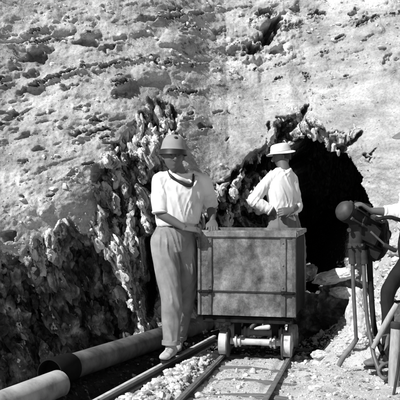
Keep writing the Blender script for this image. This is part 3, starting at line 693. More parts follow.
# ------------------------------------------------------------------ ore cart
CO = CARC-TD*.17-TR*.045
cart = empty('ore_cart', (CO.x, CO.y, 0), -TRK, label='small iron ore cart with stained grey end plate standing on the rails', cat='ore cart')
L_ = .78
def cb(name, c, s, m, bev=.004, parent=cart):
    b = bmesh.new(); box(b, c, s, bev); return obj(name, b, m, parent, True, angle=30)
def plate(name, x0, x1, z0, z1, y, th, m, parent=cart, dent=.004, seed=0):
    nx_, nz_ = 50, 40
    b = bmesh.new(); g_ = []
    for j in range(nz_+1):
        row = []
        for i in range(nx_+1):
            x = x0+(x1-x0)*i/nx_; z = z0+(z1-z0)*j/nz_
            e_ = min(i, nx_-i, j, nz_-j)/6; e_ = min(e_, 1)
            dy = float(fbm(np.array([x*6.+seed]), 1., np.array([z*6.]), 3, 301+seed)[0])*dent*3*e_
            row.append(b.verts.new((x, y+dy, z)))
        g_.append(row)
    for j in range(nz_):
        for i in range(nx_): b.faces.new((g_[j][i], g_[j][i+1], g_[j+1][i+1], g_[j+1][i]))
    ex = bmesh.ops.extrude_face_region(b, geom=b.faces[:]); vs = [v for v in ex['geom'] if isinstance(v, bmesh.types.BMVert)]
    bmesh.ops.translate(b, verts=vs, vec=(0, th, 0))
    return obj(name, b, m, parent, True, angle=40)
f_up = plate('end_plate', -.376, .376, .527, .938, 0, .012, M['cart'], seed=1)
f_lo = plate('lower_end_plate', -.376, .376, .336, .515, .001, .012, M['cart'], seed=2)
for s in (-1, 1): cb('side_plate', (s*.372, L_/2, .64), (.012, L_-.03, .60), M['black'])  # sides coloured black to paint the shade on the cart's flank
cb('back_plate', (0, L_, .65), (.755, .014, .62), M['cart'])
cb('floor_plate', (0, L_/2, .35), (.74, L_-.04, .016), M['cart'])
# rim beam with rounded ends
b = bmesh.new(); box(b, (.002, .008, .966), (.79, .052, .060), .012, seg=3); obj('top_rim', b, M['cart_beam'], cart, True, angle=40)
for s in (-1, 1): cb('side_rim', (s*.377, L_/2+.02, .972), (.03, L_-.05, .035), M['cart_edge'])
cb('back_rim', (0, L_+.004, .972), (.785, .034, .036), M['cart_beam'])
# corner angles and strap irons on the end plate
cb('corner_angle', (-.371, -.006, .636), (.022, .012, .60), M['cart_beam'])
cb('corner_angle', (.368, -.006, .636), (.030, .012, .60), M['cart_edge'])
st = [cb('strap', (-.285, -.007, .7335), (.034, .011, .405), M['cart_edge']), cb('strap', (.285, -.007, .7335), (.046, .011, .405), M['cart_edge']),
      cb('strap', (-.285, -.007, .425), (.030, .011, .176), M['cart_edge']), cb('strap', (.285, -.007, .425), (.038, .011, .176), M['cart_edge'])]
def rivets(par, pts, m=None, r=.0075):
    for x, z in pts:
        b = bmesh.new(); ball(b, (x, -.014, z), (r, r*.7, r), 2); obj('rivet', b, m or M['cart_edge'], par)
rivets(st[0], [(-.285, z) for z in (.56, .90)]); rivets(st[1], [(.285, z) for z in (.56, .73, .90)])

hb = cb('hinge_bar', (0, -.004, .521), (.752, .010, .007), M['darkiron'], .001)
for s in (-1, 1):
    h = cb('hinge_bracket', (s*.322, -.018, .520), (.112, .018, .022), M['black'], .004)
    for q in (-.035, .035):
        b = bmesh.new(); ball(b, (s*.322+q, -.029, .52), (.009, .006, .009), 2); obj('bolt', b, M['black'], h)
# underframe
for s in (-1, 1): cb('frame_beam', (s*.15, L_/2, .29), (.05, L_-.06, .075), M['black'])
cb('cross_beam', (0, .06, .300), (.70, .06, .05), M['black']); cb('cross_beam', (0, L_-.08, .300), (.70, .06, .05), M['black'])
for y in (.17, .60):
    for s in (-1, 1):
        wv = empty('wheel', (0, 0, 0)); wv.parent = cart
        x = s*.262+.045; zc_ = .0955
        b = bmesh.new()
        prof = [(-.040, .020), (-.040, .045), (-.034, .080), (-.038, .092), (.020, .096), (.024, .090), (.018, .080), (.010, .05), (.012, .03), (.034, .03), (.034, .018)]
        tube(b, [(x+s*a, y, zc_) for a, r in prof], [r for a, r in prof], 44, rx=(0, 0, 1)); obj('tread', b, M['bright'], wv, True, angle=30)
        b = bmesh.new(); tube(b, [(x-s*.052, y, zc_), (x-s*.050, y, zc_), (x-s*.040, y, zc_), (x-s*.038, y, zc_)], [.100, .112, .112, .100], 44, rx=(0, 0, 1)); obj('flange', b, M['tube'], wv, True, angle=30)
        cb('axle_box', (s*.15+.045, y+.05, .20), (.05, .05, .12), M['black'])
    b = bmesh.new()
    pr = [(-.20, .022), (-.165, .022), (-.16, .040), (-.148, .040), (-.144, .028), (-.132, .028), (-.128, .036), (-.118, .036), (-.112, .0235), (0, .022), (.112, .0235), (.118, .036), (.128, .036), (.132, .028), (.144, .028), (.148, .04), (.16, .04), (.165, .022), (.2, .022)]
    tube(b, [(a+.045, y, .112) for a, r in pr], [r*1.25 for a, r in pr], 32, rx=(0, 0, 1)); obj('axle', b, M['bright'], cart, True, angle=30)
b = bmesh.new(); limb(b, [(.06, .02, .235, .006), (.10, .015, .245, .014), (.17, .01, .255, .018), (.185, .01, .255, .008)]); obj('coupling_pin', b, M['bright'], cart)
b = bmesh.new(); limb(b, [(-.30, .1, .19, .004), (-.2, .12, .225, .004)], seg=8); obj('brake_rod', b, M['tube'], cart)
# ore in the bottom of the cart
n = 260; P = np.stack([RNG.uniform(-.32, .32, n), RNG.uniform(.08, L_-.08, n), RNG.uniform(.50, .70, n)], -1); P[:, 2] += .16*sstep(.3, 1, P[:, 1])
th = TRK; wp = np.stack([P[:, 0]*math.cos(th)+P[:, 1]*math.sin(th)+CO.x, -P[:, 0]*math.sin(th)+P[:, 1]*math.cos(th)+CO.y, P[:, 2]], -1)
stones('ore', wp, RNG.uniform(.03, .07, n), M['ore'], 'broken ore heaped inside the cart', base=I2)

# ------------------------------------------------------------------ people
def frame(fwd, up=(0, 0, 1)):
    f = Vector(fwd).normalized(); u = Vector(up); u = (u-f*u.dot(f)).normalized(); r = f.cross(u)
    return Matrix((r, f, u)).transposed()            # columns: right, forward, up
def add_head(bm, c, R, s=1.0):
    """head centre c, R from frame(): local x right, y forward, z up"""
    def P(x, y, z): return Vector(c)+R @ (Vector((x, y, z))*s)
    t = bmesh.new(); bmesh.ops.create_icosphere(t, subdivisions=5, radius=1)
    for v in t.verts:
        x, y, z = v.co
        X = x*.074; Y = y*.094; Z = z*.112
        if z < 0:                                     # jaw narrows, face stays forward
            k = -z; X *= 1-.34*k**1.5; Y = Y*(1-.28*k) + .016*k
        if y > 0: Y *= .94; X *= 1+.02*y
        for sx in (-1, 1):
            Y -= .013*math.exp(-((X-sx*.031)/.014)**2-((Z-.006)/.011)**2)*(y > 0)           # eye sockets
            Y += .006*math.exp(-((X-sx*.040)/.016)**2-((Z+.022)/.014)**2)*(y > 0)           # cheekbones
        Y += .007*math.exp(-(X/.045)**2-((Z-.026)/.008)**2)*(y > 0)                        # brow
        Y += .007*math.exp(-(X/.020)**2-((Z+.060)/.010)**2)*(y > 0)                        # lips
        Y -= .005*math.exp(-(X/.022)**2-((Z+.0605)/.0028)**2)*(y > 0)
        Y += .010*math.exp(-(X/.022)**2-((Z+.092)/.014)**2)*(y > 0)                        # chin
        v.co = (X, Y, Z)
    for v in t.verts: v.co = P(*v.co)
    me = bpy.data.meshes.new('t'); t.to_mesh(me); t.free(); bm.from_mesh(me); bpy.data.meshes.remove(me)
    q = [(0, .080, .018, .007), (0, .090, .002, .009), (0, .100, -.018, .012), (0, .102, -.030, .013), (0, .088, -.036, .010)]
    limb(bm, [tuple(P(a, b, z))+(r*s,) for a, b, z, r in q], 3, 12)
    for sx in (-1, 1):
        limb(bm, [tuple(P(sx*.012, .086, -.028))+(.007*s,), tuple(P(sx*.013, .092, -.030))+(.007*s,)], 2, 10)
        ball(bm, P(sx*.029, .072, .005), .0125*s, 2)                                       # eyeball
        limb(bm, [tuple(P(sx*.072, .004, .022))+(.007*s, .012*s), tuple(P(sx*.079, -.006, .006))+(.008*s, .016*s), tuple(P(sx*.074, .002, -.024))+(.006*s, .009*s)], 4, 12)
def add_hand(bm, wrist, d, nrm, curl=.5, thumb=1, s=1.0, spread=.1):
    """d: direction of the hand, nrm: back of the hand; thumb=+-1 side"""
    d = Vector(d).normalized(); nrm = Vector(nrm); nrm = (nrm-d*nrm.dot(d)).normalized(); sd = d.cross(nrm)*thumb
    w = Vector(wrist)
    limb(bm, [tuple(w-d*.015)+(.017*s, .026*s), tuple(w+d*.03*s)+(.015*s, .036*s), tuple(w+d*.065*s)+(.014*s, .041*s), tuple(w+d*.09*s)+(.011*s, .040*s)], 4, 16, rx=nrm)
    for i, ln in enumerate((.072, .082, .076, .060)):
        o = w+d*.085*s+sd*(.030-.020*i)*s; dd = (d+sd*(spread*(1.5-i)*.5)).normalized()
        p = o; pts = [tuple(p)+(.0095*s,)]; ang = curl*.55
        for k, fr in enumerate((.45, .3, .25)):
            dr = dd*math.cos(ang)-nrm*math.sin(ang); p = p+dr*ln*fr*s; pts.append(tuple(p)+((.009, .0085, .007)[k]*s,)); ang += curl*.8
        limb(bm, pts, 4, 10)
    o = w+d*.02*s+sd*.022*s; td = (d*.75+sd*.65-nrm*.25*curl).normalized(); td2 = (d*.95+sd*.15-nrm*.5*curl).normalized()
    limb(bm, [tuple(o)+(.013*s,), tuple(o+td*.035*s)+(.012*s,), tuple(o+td*.035*s+td2*.03*s)+(.010*s,), tuple(o+td*.035*s+td2*.052*s)+(.008*s,)], 4, 10)
def ip(a, b, t): return tuple(a[i]+(b[i]-a[i])*t for i in range(3))

def person(spec, label, group=None):
    """spec: joints in world space"""
    J = spec; o = J['base']
    e = empty('person', o, label=label, cat='person')
    R = frame(J['face'], J.get('head_up', (0, 0, 1)))
    TRt = Vector(J['sh_r'])-Vector(J['sh_l']); side = TRt.normalized()
    b = bmesh.new()
    add_head(b, J['head'], R, J.get('hs', 1))
    N0 = Vector(J['neck']); hd = Vector(J['head'])
    limb(b, [tuple(N0-Vector((0, 0, .05)))+(.062,), tuple(N0)+(.056,), tuple(N0.lerp(hd, .45))+(.053,), tuple(N0.lerp(hd, .8)-R.col[1]*.012)+(.056,)], 5, 20)
    ch = Vector(J['chest']); wa = Vector(J['waist']); pe = Vector(J['pelvis'])
    g0 = min(1, J.get('girth', 1))*.94
    limb(b, [tuple(pe-Vector((0, 0, .05)))+(.12, .08), tuple(wa)+(.115, .08), tuple(ch)+(.15*g0, .095*g0), tuple(N0-Vector((0, 0, .06)))+(.10*g0, .07*g0), tuple(N0-Vector((0, 0, .02)))+(.05, .05)], 5, 24, rx=side)
    lk = min(1, J.get('legw', 1))*.86
    for k in ('r', 'l'):
        s_, el, wr = J['sh_'+k], J['el_'+k], J['wr_'+k]
        limb(b, [tuple(ip(N0, s_, .3))+(.040,), tuple(s_)+(.043,), tuple(ip(s_, el, .5))+(.040,), tuple(el)+(.037,)], 5, 18)
        limb(b, [tuple(ip(el, s_, .1))+(.037,), tuple(el)+(.036,), tuple(ip(el, wr, .3))+(.039,), tuple(ip(el, wr, .75))+(.029,), tuple(wr)+(.024,)], 5, 18)
        add_hand(b, wr, *J['hand_'+k])
        hp, kn, an = J['hip_'+k], J['kn_'+k], J['an_'+k]
        limb(b, [tuple(ip(pe, hp, .4))+(.07,), tuple(hp)+(.078*lk,), tuple(ip(hp, kn, .5))+(.066*lk,), tuple(kn)+(.050*lk,)], 5, 18)
        limb(b, [tuple(ip(kn, hp, .1))+(.05,), tuple(kn)+(.05*lk,), tuple(ip(kn, an, .35))+(.05*lk,), tuple(ip(kn, an, .8))+(.034,), tuple(an)+(.036,)], 5, 18)
        fd = Vector(J['foot_'+k]).normalized()
        limb(b, [tuple(Vector(an)-fd*.03-Vector((0, 0, .045)))+(.024,), tuple(Vector(an)+fd*.06-Vector((0, 0, .060)))+(.018,), tuple(Vector(an)+fd*.14-Vector((0, 0, .066)))+(.014,)], 4, 14)
    me = remesh(b, .0045, 3, .45)
    bo = link_mesh('body', me, M['skin'], e, o)
    me.materials.append(M['feature'])
    # eyes, brows and lip line: their own colour on the same surface
    V, _ = mesh_np(me); Lc = (V+np.array(o)-np.array(hd)) @ np.array(R)/J.get('hs', 1)
    x, y, z = np.abs(Lc[:, 0]), Lc[:, 1], Lc[:, 2]
    feat = (y > .05) & (((((x-.029)/.0125)**2+((z-.004)/.0055)**2) < 1) | ((((x-.031)/.018)**2+((z-.0255-.1*(x-.02))/.0035)**2) < 1) | (((x/.020)**2+((z+.0605)/.0022)**2) < 1)
            | ((((Lc[:, 0])/.024)**2+((z+.047)/.006)**2) < (1 if J.get('moustache') else 0)))
    fm = np.array([feat[list(p.vertices)].all() for p in me.polygons]) if feat.any() else None
    if fm is not None: me.polygons.foreach_set('material_index', fm.astype(np.int32))
    # hair
    b = bmesh.new(); t = bmesh.new(); bmesh.ops.create_icosphere(t, subdivisions=4, radius=1); kill = []
    for v in t.verts:
        X, Y, Z = v.co.x*.079, v.co.y*.099, v.co.z*.116
        if (Y > .045 and Z < .055) or Z < -.045 or (Y > .0 and Z < .02): kill.append(v)
        v.co = Vector((X, Y-.003, Z+.001))
    bmesh.ops.delete(t, geom=kill, context='VERTS')
    for v in t.verts: v.co = hd+R @ (v.co*J.get('hs', 1))
    me = bpy.data.meshes.new('hair'); t.to_mesh(me); t.free()
    b.free(); ho = bpy.data.objects.new('hair', me); C.objects.link(ho); ho.parent = e; me.materials.append(M['hair'])
    V, _ = mesh_np(me); me.vertices.foreach_set('co', (V-np.array(o, np.float32)).ravel())
    sd_ = ho.modifiers.new('s', 'SOLIDIFY'); sd_.thickness = .006
    for p in me.polygons: p.use_smooth = True
    # shirt
    g_ = J.get('girth', 1.0); b = bmesh.new()
    wb = J.get('shirt_pts') or [tuple(ip(wa, pe, .45))+(.115, .08), tuple(wa+Vector((0, 0, -.012)))+(.135, .10), tuple(wa+Vector((0, 0, .022)))+(.168*g_, .125*g_), tuple(ip(wa, ch, .5))+(.178*g_, .125*g_), tuple(ch)+(.18*g_, .118*g_), tuple(ip(ch, N0, .55))+(.155*g_, .095*g_), tuple(N0-Vector((0, 0, .022)))+(.085, .07), tuple(N0+Vector((0, 0, .0)))+(.062, .06)]
    limb(b, wb, 5, 28, rx=side)
    for k in ('r', 'l'):
        s_, el, wr = J['sh_'+k], J['el_'+k], J['wr_'+k]; sl = J['sleeve_'+k]
        limb(b, [tuple(ip(N0, s_, .25))+(.055,), tuple(ip(N0, s_, .75))+(.058,), tuple(s_)+(.062*J.get('arm', 1),), tuple(ip(s_, el, .5))+(.068*J.get('arm', 1),), tuple(ip(s_, el, .85))+(.064*J.get('arm', 1),)]+([tuple(ip(s_, el, .97))+(.060*J.get('arm', 1),)] if sl <= 0 else [tuple(el)+(.060,)]), 5, 20)
        if sl > 0:
            limb(b, [tuple(ip(el, s_, .1))+(.058,), tuple(el)+(.060,), tuple(ip(el, wr, sl*.6))+(.055,), tuple(ip(el, wr, sl))+(.043,)], 5, 20)
    me = remesh(b, .007, 4, .5); wrinkle(me, J.get('wr', .010), 9, (1.5, 1.5, .75), J['seed']); so = link_mesh('shirt', me, M['shirt'], e, o)
    for k in ('r', 'l'):          # rolled cuffs
        s_, el, wr = J['sh_'+k], J['el_'+k], J['wr_'+k]; sl = J['sleeve_'+k]
        a, c_ = (ip(s_, el, .93), ip(s_, el, 1.03)) if sl <= 0 else (ip(el, wr, sl-.04), ip(el, wr, sl+.06))
        rr = .058*J.get('arm', 1) if sl <= 0 else .043
        bm_ = bmesh.new(); mid = ip(a, c_, .5)
        tube(bm_, [a, ip(a, c_, .15), mid, ip(a, c_, .85), c_], [rr-.006, rr+.004, rr+.007, rr+.004, rr-.008], 28)
        me = remesh(bm_, .006, 2); wrinkle(me, .004, 16, (1, 1, 1), J['seed']+4); link_mesh('cuff', me, M['shirt'], so, o)
    # trousers
    b = bmesh.new(); lw = J.get('legw', 1)
    limb(b, [tuple(pe-Vector((0, 0, .09)))+(.135, .105), tuple(pe)+(.160, .118), tuple(ip(pe, wa, .6))+(.148, .110), tuple(wa)+(.138, .102)], 5, 28, rx=side)
    for k in ('r', 'l'):
        hp, kn, an = J['hip_'+k], J['kn_'+k], J['an_'+k]
        limb(b, [tuple(ip(pe, hp, .8)[0:2])+(hp[2]+.05, .085*lw), tuple(hp)+(.098*lw,), tuple(ip(hp, kn, .4))+(.098*lw,), tuple(kn)+(.084*lw,), tuple(ip(kn, an, .45))+(.076*lw,), tuple(ip(kn, an, .88))+(.066*lw,), tuple(ip(kn, an, .96))+(.064*lw,)], 6, 24)
    me = remesh(b, .007, 4, .5); wrinkle(me, J.get('twr', .010), 8, (1.4, 1.4, .9), J['seed']+30); to = link_mesh('trousers', me, J['trouser'], e, o)
    for k in ('r', 'l'):
        kn, an = J['kn_'+k], J['an_'+k]; a, c_ = ip(kn, an, .90), ip(kn, an, 1.0)
        bm_ = bmesh.new(); r_ = .067*lw; tube(bm_, [a, ip(a, c_, .1), ip(a, c_, .9), c_], [r_-.004, r_+.003, r_+.003, r_-.006], 28)
        obj('trouser_cuff', bm_, J['trouser'], to, True, off=o, angle=40)
    # belt
    if J.get('belt', True):
        bm_ = bmesh.new(); u = (wa-pe).normalized(); c_ = wa-u*.01
        tube(bm_, [c_-u*.018, c_-u*.015, c_+u*.015, c_+u*.018], [(.136, .102), (.143, .108), (.143, .108), (.136, .102)], 32, rx=side); obj('belt', bm_, M['leather'], e, True, off=o, angle=40)
    # shoes
    for k in ('r', 'l'):
        an = Vector(J['an_'+k]); fd = Vector(J['foot_'+k]).normalized(); dn = -Vector((0, 0, 1)); sdv = fd.cross(Vector((0, 0, 1)))
        bm_ = bmesh.new()
        limb(bm_, [tuple(an-dn*.02)+(.046,), tuple(an)+(.045,), tuple(an+dn*.035)+(.045,)], 3, 20)
        bt = an+dn*.055
        limb(bm_, [tuple(bt-fd*.075)+(.018, .018), tuple(bt-fd*.06+Vector((0, 0, .005)))+(.034, .032), tuple(bt+Vector((0, 0, .008)))+(.042, .038), tuple(bt+fd*.07)+(.034, .042), tuple(bt+fd*.125-Vector((0, 0, .008)))+(.026, .045), tuple(bt+fd*.17-Vector((0, 0, .012)))+(.018, .034), tuple(bt+fd*.182-Vector((0, 0, .014)))+(.006, .012)], 5, 24, rx=(0, 0, 1))
        me = remesh(bm_, .005, 3); V, Nn = mesh_np(me); V = V.copy()
        V += Nn*(.0035*vnoise(V[:, 0]*22., V[:, 1]*22., V[:, 2]*22., 400))[:, None].astype(np.float32)
        zf = an.z-.094; V[:, 2] = np.maximum(V[:, 2], zf); me.vertices.foreach_set('co', V.ravel()); me.update()
        sh = link_mesh('shoe', me, J['shoe'], e, o)
        bm_ = bmesh.new(); c_ = bt+fd*.055; c_.z = zf-.003
        n_ = 28; ring = []
        for q in range(n_):
            a_ = 2*PI*q/n_; lx = math.cos(a_)*.132; wy = math.sin(a_)*(.044 if math.cos(a_) > 0 else .036); ring.append(c_+fd*lx+sdv*wy)
        lo = [bm_.verts.new(p-Vector((0, 0, .007))) for p in ring]; hi = [bm_.verts.new(p+Vector((0, 0, .007))) for p in ring]
        for q in range(n_): bm_.faces.new((lo[q], lo[(q+1) % n_], hi[(q+1) % n_], hi[q]))
        bm_.faces.new(lo[::-1]); bm_.faces.new(hi); obj('sole', bm_, M['leather'], sh, False, off=o)
        bm_ = bmesh.new()
        for q_ in range(4):
            c_ = bt+fd*(.035+.020*q_)+Vector((0, 0, .044-.0062*q_))
            limb(bm_, [tuple(c_-sdv*.024-Vector((0, 0, .012)))+(.003,), tuple(c_+fd*.006)+(.003,), tuple(c_+sdv*.024-Vector((0, 0, .012)))+(.003,)], 4, 8)
        obj('laces', bm_, M['leather'], sh, True, off=o)
    J['hat_fn'](e, hd, R, J.get('hs', 1), o)
    return e, so, R

def lathe_hat(name, prof, hd, R, s, o, m, parent, seed=0, brim_wave=.006, oval=1.2, tilt=0, seg=56, crease=0, shift=(0, 0, 0)):
    b = bmesh.new(); rings = []
    Rt = R @ Matrix.Rotation(tilt, 3, 'X')
    for r, z in prof:
        row = []
        for k in range(seg):
            a = 2*PI*k/seg; zz = z+(brim_wave*math.cos(2*a+seed) if r > .105 else 0)*(r/.14)
            if crease and r < .075: zz -= crease*math.exp(-(math.cos(a)*r/.022)**2)
            row.append(b.verts.new(hd+Rt @ ((Vector((math.cos(a)*r, math.sin(a)*r*oval, zz))+Vector(shift))*s)))
        rings.append(row)
    for r0, r1 in zip(rings[:-1], rings[1:]):
        for k in range(seg): b.faces.new((r0[k], r0[(k+1) % seg], r1[(k+1) % seg], r1[k]))
    b.faces.new(rings[-1])
    o_ = obj(name, b, m, parent, True, off=o, angle=60)
    so = o_.modifiers.new('s', 'SOLIDIFY'); so.thickness = .004; so.offset = 0
    return o_

def hat_one(e, hd, R, s, o):
    h = lathe_hat('hat', [(.099, .056), (.098, .060), (.094, .070), (.089, .092), (.083, .118), (.074, .142), (.060, .160), (.042, .171), (.020, .176), (.005, .177)], hd, R, s, o, M['felt'], e, 1, .003, 1.15, -.08)
    lathe_hat('hat_band_and_shade', [(.109, .018), (.107, .022), (.103, .034), (.1000, .058)], hd, R, s, o, M['leather'], h, 1, .002, 1.15, -.08)  # dark band added in place of the brim's shadow over the eyes
    b = bmesh.new(); c = hd+R @ (Vector((.0, .088, .135)))*s; ball(b, c, (.019, .014, .016), 3); obj('hat_button', b, M['leather'], h, off=o)
def hat_two(e, hd, R, s, o):
    h = lathe_hat('hat', [(.132, .036), (.126, .038), (.112, .046), (.094, .052), (.091, .056), (.088, .075), (.084, .105), (.078, .125), (.066, .138), (.045, .142), (.02, .138), (.005, .136)], hd, R, s, o, M['straw'], e, 2, .010, 1.18, -.05, crease=.012)
    lathe_hat('hat_band_and_shade', [(.0935, .056), (.0925, .062), (.0905, .078)], hd, R, s, o, M['straw'], h, 2, 0, 1.18, -.05)
def hat_three(e, hd, R, s, o):
    h = lathe_hat('hat', [(.160, .024), (.150, .030), (.120, .046), (.094, .052), (.091, .056), (.088, .075), (.084, .105), (.078, .13), (.066, .148), (.045, .150), (.02, .142), (.005, .138)], hd, R, s, o, M['grey_felt'], e, 2, -.012, 1.18, .08, crease=.018)
    lathe_hat('hat_band_and_shade', [(.0945, .055), (.0940, .062), (.0905, .098)], hd, R, s, o, M['leather'], h, 2, 0, 1.18, .08)

# left man, leaning on the cart
Y = 6.28
one = dict(base=(W(166, 362, 6.2).x, Y, 0), seed=5, head=W(173, 157.5, 6.22), face=(.25, -1, .10), head_up=(.04, 0, 1), neck=W(179, 173.5, 6.27), chest=W(181, 195, 6.30), waist=W(177, 225, 6.30), pelvis=W(173, 240, 6.30),
           sh_r=W(160, 181, 6.26), sh_l=W(203, 182, 6.36), el_r=W(160, 213, 6.20), wr_r=W(185, 228.5, 6.15), el_l=W(211, 206, 6.44), wr_l=W(212.5, 221, 6.32),
           hand_r=((.9, .15, -.10), (.05, -.45, .9), .55, -1), hand_l=((.05, -.75, -.42), (.05, -.42, .9), .75, 1),
           hip_r=W(163, 244, 6.27), hip_l=W(185, 244, 6.35), kn_r=W(171, 294, 6.18), kn_l=W(186, 292, 6.40), an_r=W(171, 345, 6.16), an_l=W(178, 338, 6.50),
           foot_r=(-.32, -1, 0), foot_l=(-.1, -1, 0), sleeve_r=0, sleeve_l=0, trouser=M['trouser'], shoe=M['shoe'], hat_fn=hat_one, girth=1.04, arm=1.04, wr=.010, twr=.010, legw=1.02, moustache=False)
def lift(J, keys, dz):
    for k in keys: J[k] = Vector(J[k])+Vector((0, 0, dz))
e1, s1, R1_ = person(one, 'man in a white shirt and pale grey trousers leaning on the cart\'s left end')
# collar and the dark neckcloth, laid on the shirt
from mathutils.bvhtree import BVHTree
def on_surface(ob, par, pts):
    me = ob.data; off = Vector(par.location); T = BVHTree.FromPolygons([v.co+off for v in me.vertices], [p.vertices[:] for p in me.polygons])
    out = []; cam0 = Vector((0, 0, CAMH))
    for px, py, r1, r2, up in pts:
        d = (W(px, py, 6)-cam0).normalized(); h = T.ray_cast(cam0, d)
        if h[0] is None: continue
        out.append(tuple(h[0]-d*up)+(r1, r2))
    return out
o = one['base']
def strip(name, pts, m, par, ob=None, par0=None, seg=12):
    b = bmesh.new(); limb(b, on_surface(ob, par0, pts), 5, seg, rx=(0, -1, 0)); return obj(name, b, m, par, off=par0.location)
strip('neckcloth', [(168, 171, .006, .006, .004), (171, 176, .008, .011, .004), (177, 180, .009, .013, .004), (184, 184, .009, .014, .004), (190.5, 185.5, .009, .015, .004), (193, 181, .008, .010, .004), (193.5, 174, .006, .006, .004)], M['leather'], e1, s1, e1)
strip('collar', [(169.5, 169, .006, .008, .008), (173, 174, .007, .014, .010), (179, 178, .007, .015, .010), (186, 180.5, .007, .012, .010), (189.5, 181.5, .004, .004, .008)], M['shirt'], s1, s1, e1)
strip('collar', [(196, 171, .006, .010, .008), (196.5, 176, .007, .016, .010), (195.5, 182, .006, .012, .010), (193.5, 186.5, .004, .004, .008)], M['shirt'], s1, s1, e1)
# second man behind the cart
Y = 7.42
gz2 = float(ground_h(np.array([.8]), np.array([Y]))[0])
two = dict(base=(W(283, 340, Y).x, Y, 0), seed=12, hs=.9, head=W(281.5, 157, 7.54), face=(-.97, -.1, -.12), head_up=(.10, 0, 1), neck=W(284, 169.5, 7.48), chest=W(280, 188, 7.44), waist=W(284, 214, 7.44), pelvis=W(285, 227, 7.44),
           sh_r=W(269, 180, 7.40), sh_l=W(291.5, 180, 7.50), el_r=W(253.5, 200.5, 7.36), wr_r=W(272.5, 212, 7.34), el_l=W(296, 206, 7.52), wr_l=W(292, 210.5, 7.28),
           hand_r=((.9, .35, -.25), (.1, -.9, .3), .7, 1), hand_l=((-.85, -.2, -.1), (.2, -.9, .3), .9, -1),
           hip_r=W(276, 233, 7.44), hip_l=W(293, 233, 7.46), kn_r=W(275, 275, 7.38), kn_l=W(297, 275, 7.44), an_r=W(274, 320, 7.44), an_l=W(299, 320, 7.48),
           foot_r=(-.6, -.8, 0), foot_l=(-.2, -1, 0), sleeve_r=.88, sleeve_l=.3, trouser=M['trouser2'], shoe=M['boot'], hat_fn=hat_two, girth=.80, arm=.86, wr=.010, belt=False)
e2, s2, _ = person(two, 'man in a white hat and white shirt standing behind the cart at the tunnel mouth')
# third man, mostly beyond the right edge, with his hand on the drill
Y = 5.40
three = dict(base=(1.46, Y, 0), seed=31, head=W(416, 137, 5.40), face=(-.93, -.2, -.25), head_up=(0, 0, 1), neck=W(418, 160, 5.42), chest=W(415, 190, 5.42), waist=W(412, 228, 5.44), pelvis=W(411, 248, 5.44),
             sh_r=W(411, 174, 5.58), sh_l=W(408, 176, 5.24), el_r=W(402, 213, 5.62), wr_r=W(371, 211, 5.60), el_l=W(428, 220, 5.05), wr_l=W(414, 228, 4.98),
             hand_r=((-.80, -.1, .55), (.45, -.2, .85), 1.35, 1), hand_l=((-.8, .1, -.4), (-.4, 0, .9), .6, -1),
             hip_r=W(409, 252, 5.52), hip_l=W(409, 252, 5.34), kn_r=W(384, 292, 5.60), kn_l=W(414, 305, 5.30), an_r=W(383, 352, 5.62), an_l=W(418, 368, 5.38),
             foot_r=(-1, -.35, 0), foot_l=(-1, -.4, 0), sleeve_r=.60, sleeve_l=.4, trouser=M['dark_cloth'], shoe=M['boot'], hat_fn=hat_three, girth=.95, arm=1.0, wr=.011, legw=.62)
for k_ in list(three):
    if isinstance(three[k_], Vector) and k_ not in ('wr_r',): three[k_] = three[k_]+Vector((.03, 0, 0))
e3, s3, _ = person(three, 'man in a dark hat and white shirt at the right edge holding the drill')

# ------------------------------------------------------------------ rock drill on its tripod
D0 = 5.66
def Wd(px, py, dy=0): return W(px, py, D0+dy)
drill = empty('rock_drill', (1.13, D0, 0), label='black rock drill mounted on a slim legged tripod beside the tunnel', cat='rock drill')
off = drill.location
def part(name, b, m, parent=drill, angle=35): return obj(name, b, m, parent, True, off=off, angle=angle)
ax0 = Wd(345, 211, -.06); ax1 = Wd(386, 236, .16); ad = (ax1-ax0).normalized()
def along(t, up=0): return ax0+ad*t+Vector((0, 0, up))
Ln = (ax1-ax0).length
b = bmesh.new(); tube(b, [along(.0), along(.01), along(.04), along(.045), along(.12), along(.125), along(.15), along(.155), along(Ln*.7), along(Ln*.72), along(Ln*.8), along(Ln*.82), along(Ln)], [.066, .074, .074, .066, .066, .078, .078, .064, .064, .076, .076, .052, .05], 40)
part('cylinder', b, M['black'])
b = bmesh.new(); tube(b, [along(-.052), along(-.049), along(-.036), along(-.014), along(.0)], [.012, .034, .058, .072, .0735], 40); part('cylinder_head', b, M['cap'])
for k in range(6):
    a = k*PI/3+.3; sv = ad.cross(Vector((0, 0, 1))).normalized(); uv = sv.cross(ad)
    b = bmesh.new(); c = along(-.006)+(sv*math.cos(a)+uv*math.sin(a))*.062; tube(b, [c-ad*.014, c+ad*.02], .007, 6); part('bolt', b, M['darkiron'])
b = bmesh.new(); box(b, Wd(362, 206.5, -.0), (.15, .08, .055), .018, rot=Matrix.Rotation(.25, 3, 'Y'), seg=3); part('valve_chest', b, M['black'])
b = bmesh.new(); limb(b, [tuple(Wd(352, 203, -.04))+(.012,), tuple(Wd(350, 207, -.07))+(.010,), tuple(Wd(352, 211, -.09))+(.010,)], 4, 12); part('lever', b, M['darkiron'])
b = bmesh.new(); box(b, Wd(366, 233, .02), (.20, .12, .15), .02, rot=Matrix.Rotation(.42, 3, 'Y'), seg=3); part('feed_shell', b, M['black'])
b = bmesh.new(); box(b, Wd(372, 252, .05), (.13, .10, .11), .02, rot=Matrix.Rotation(.5, 3, 'Y'), seg=3); part('saddle', b, M['black'])
b = bmesh.new(); tube(b, [Wd(356, 222), Wd(356.2, 243), Wd(356.4, 243.2), Wd(356.6, 247), Wd(356.8, 247.2), Wd(357, 263)], [.05, .05, .062, .062, .056, .054], 32); part('clamp', b, M['darkiron'])
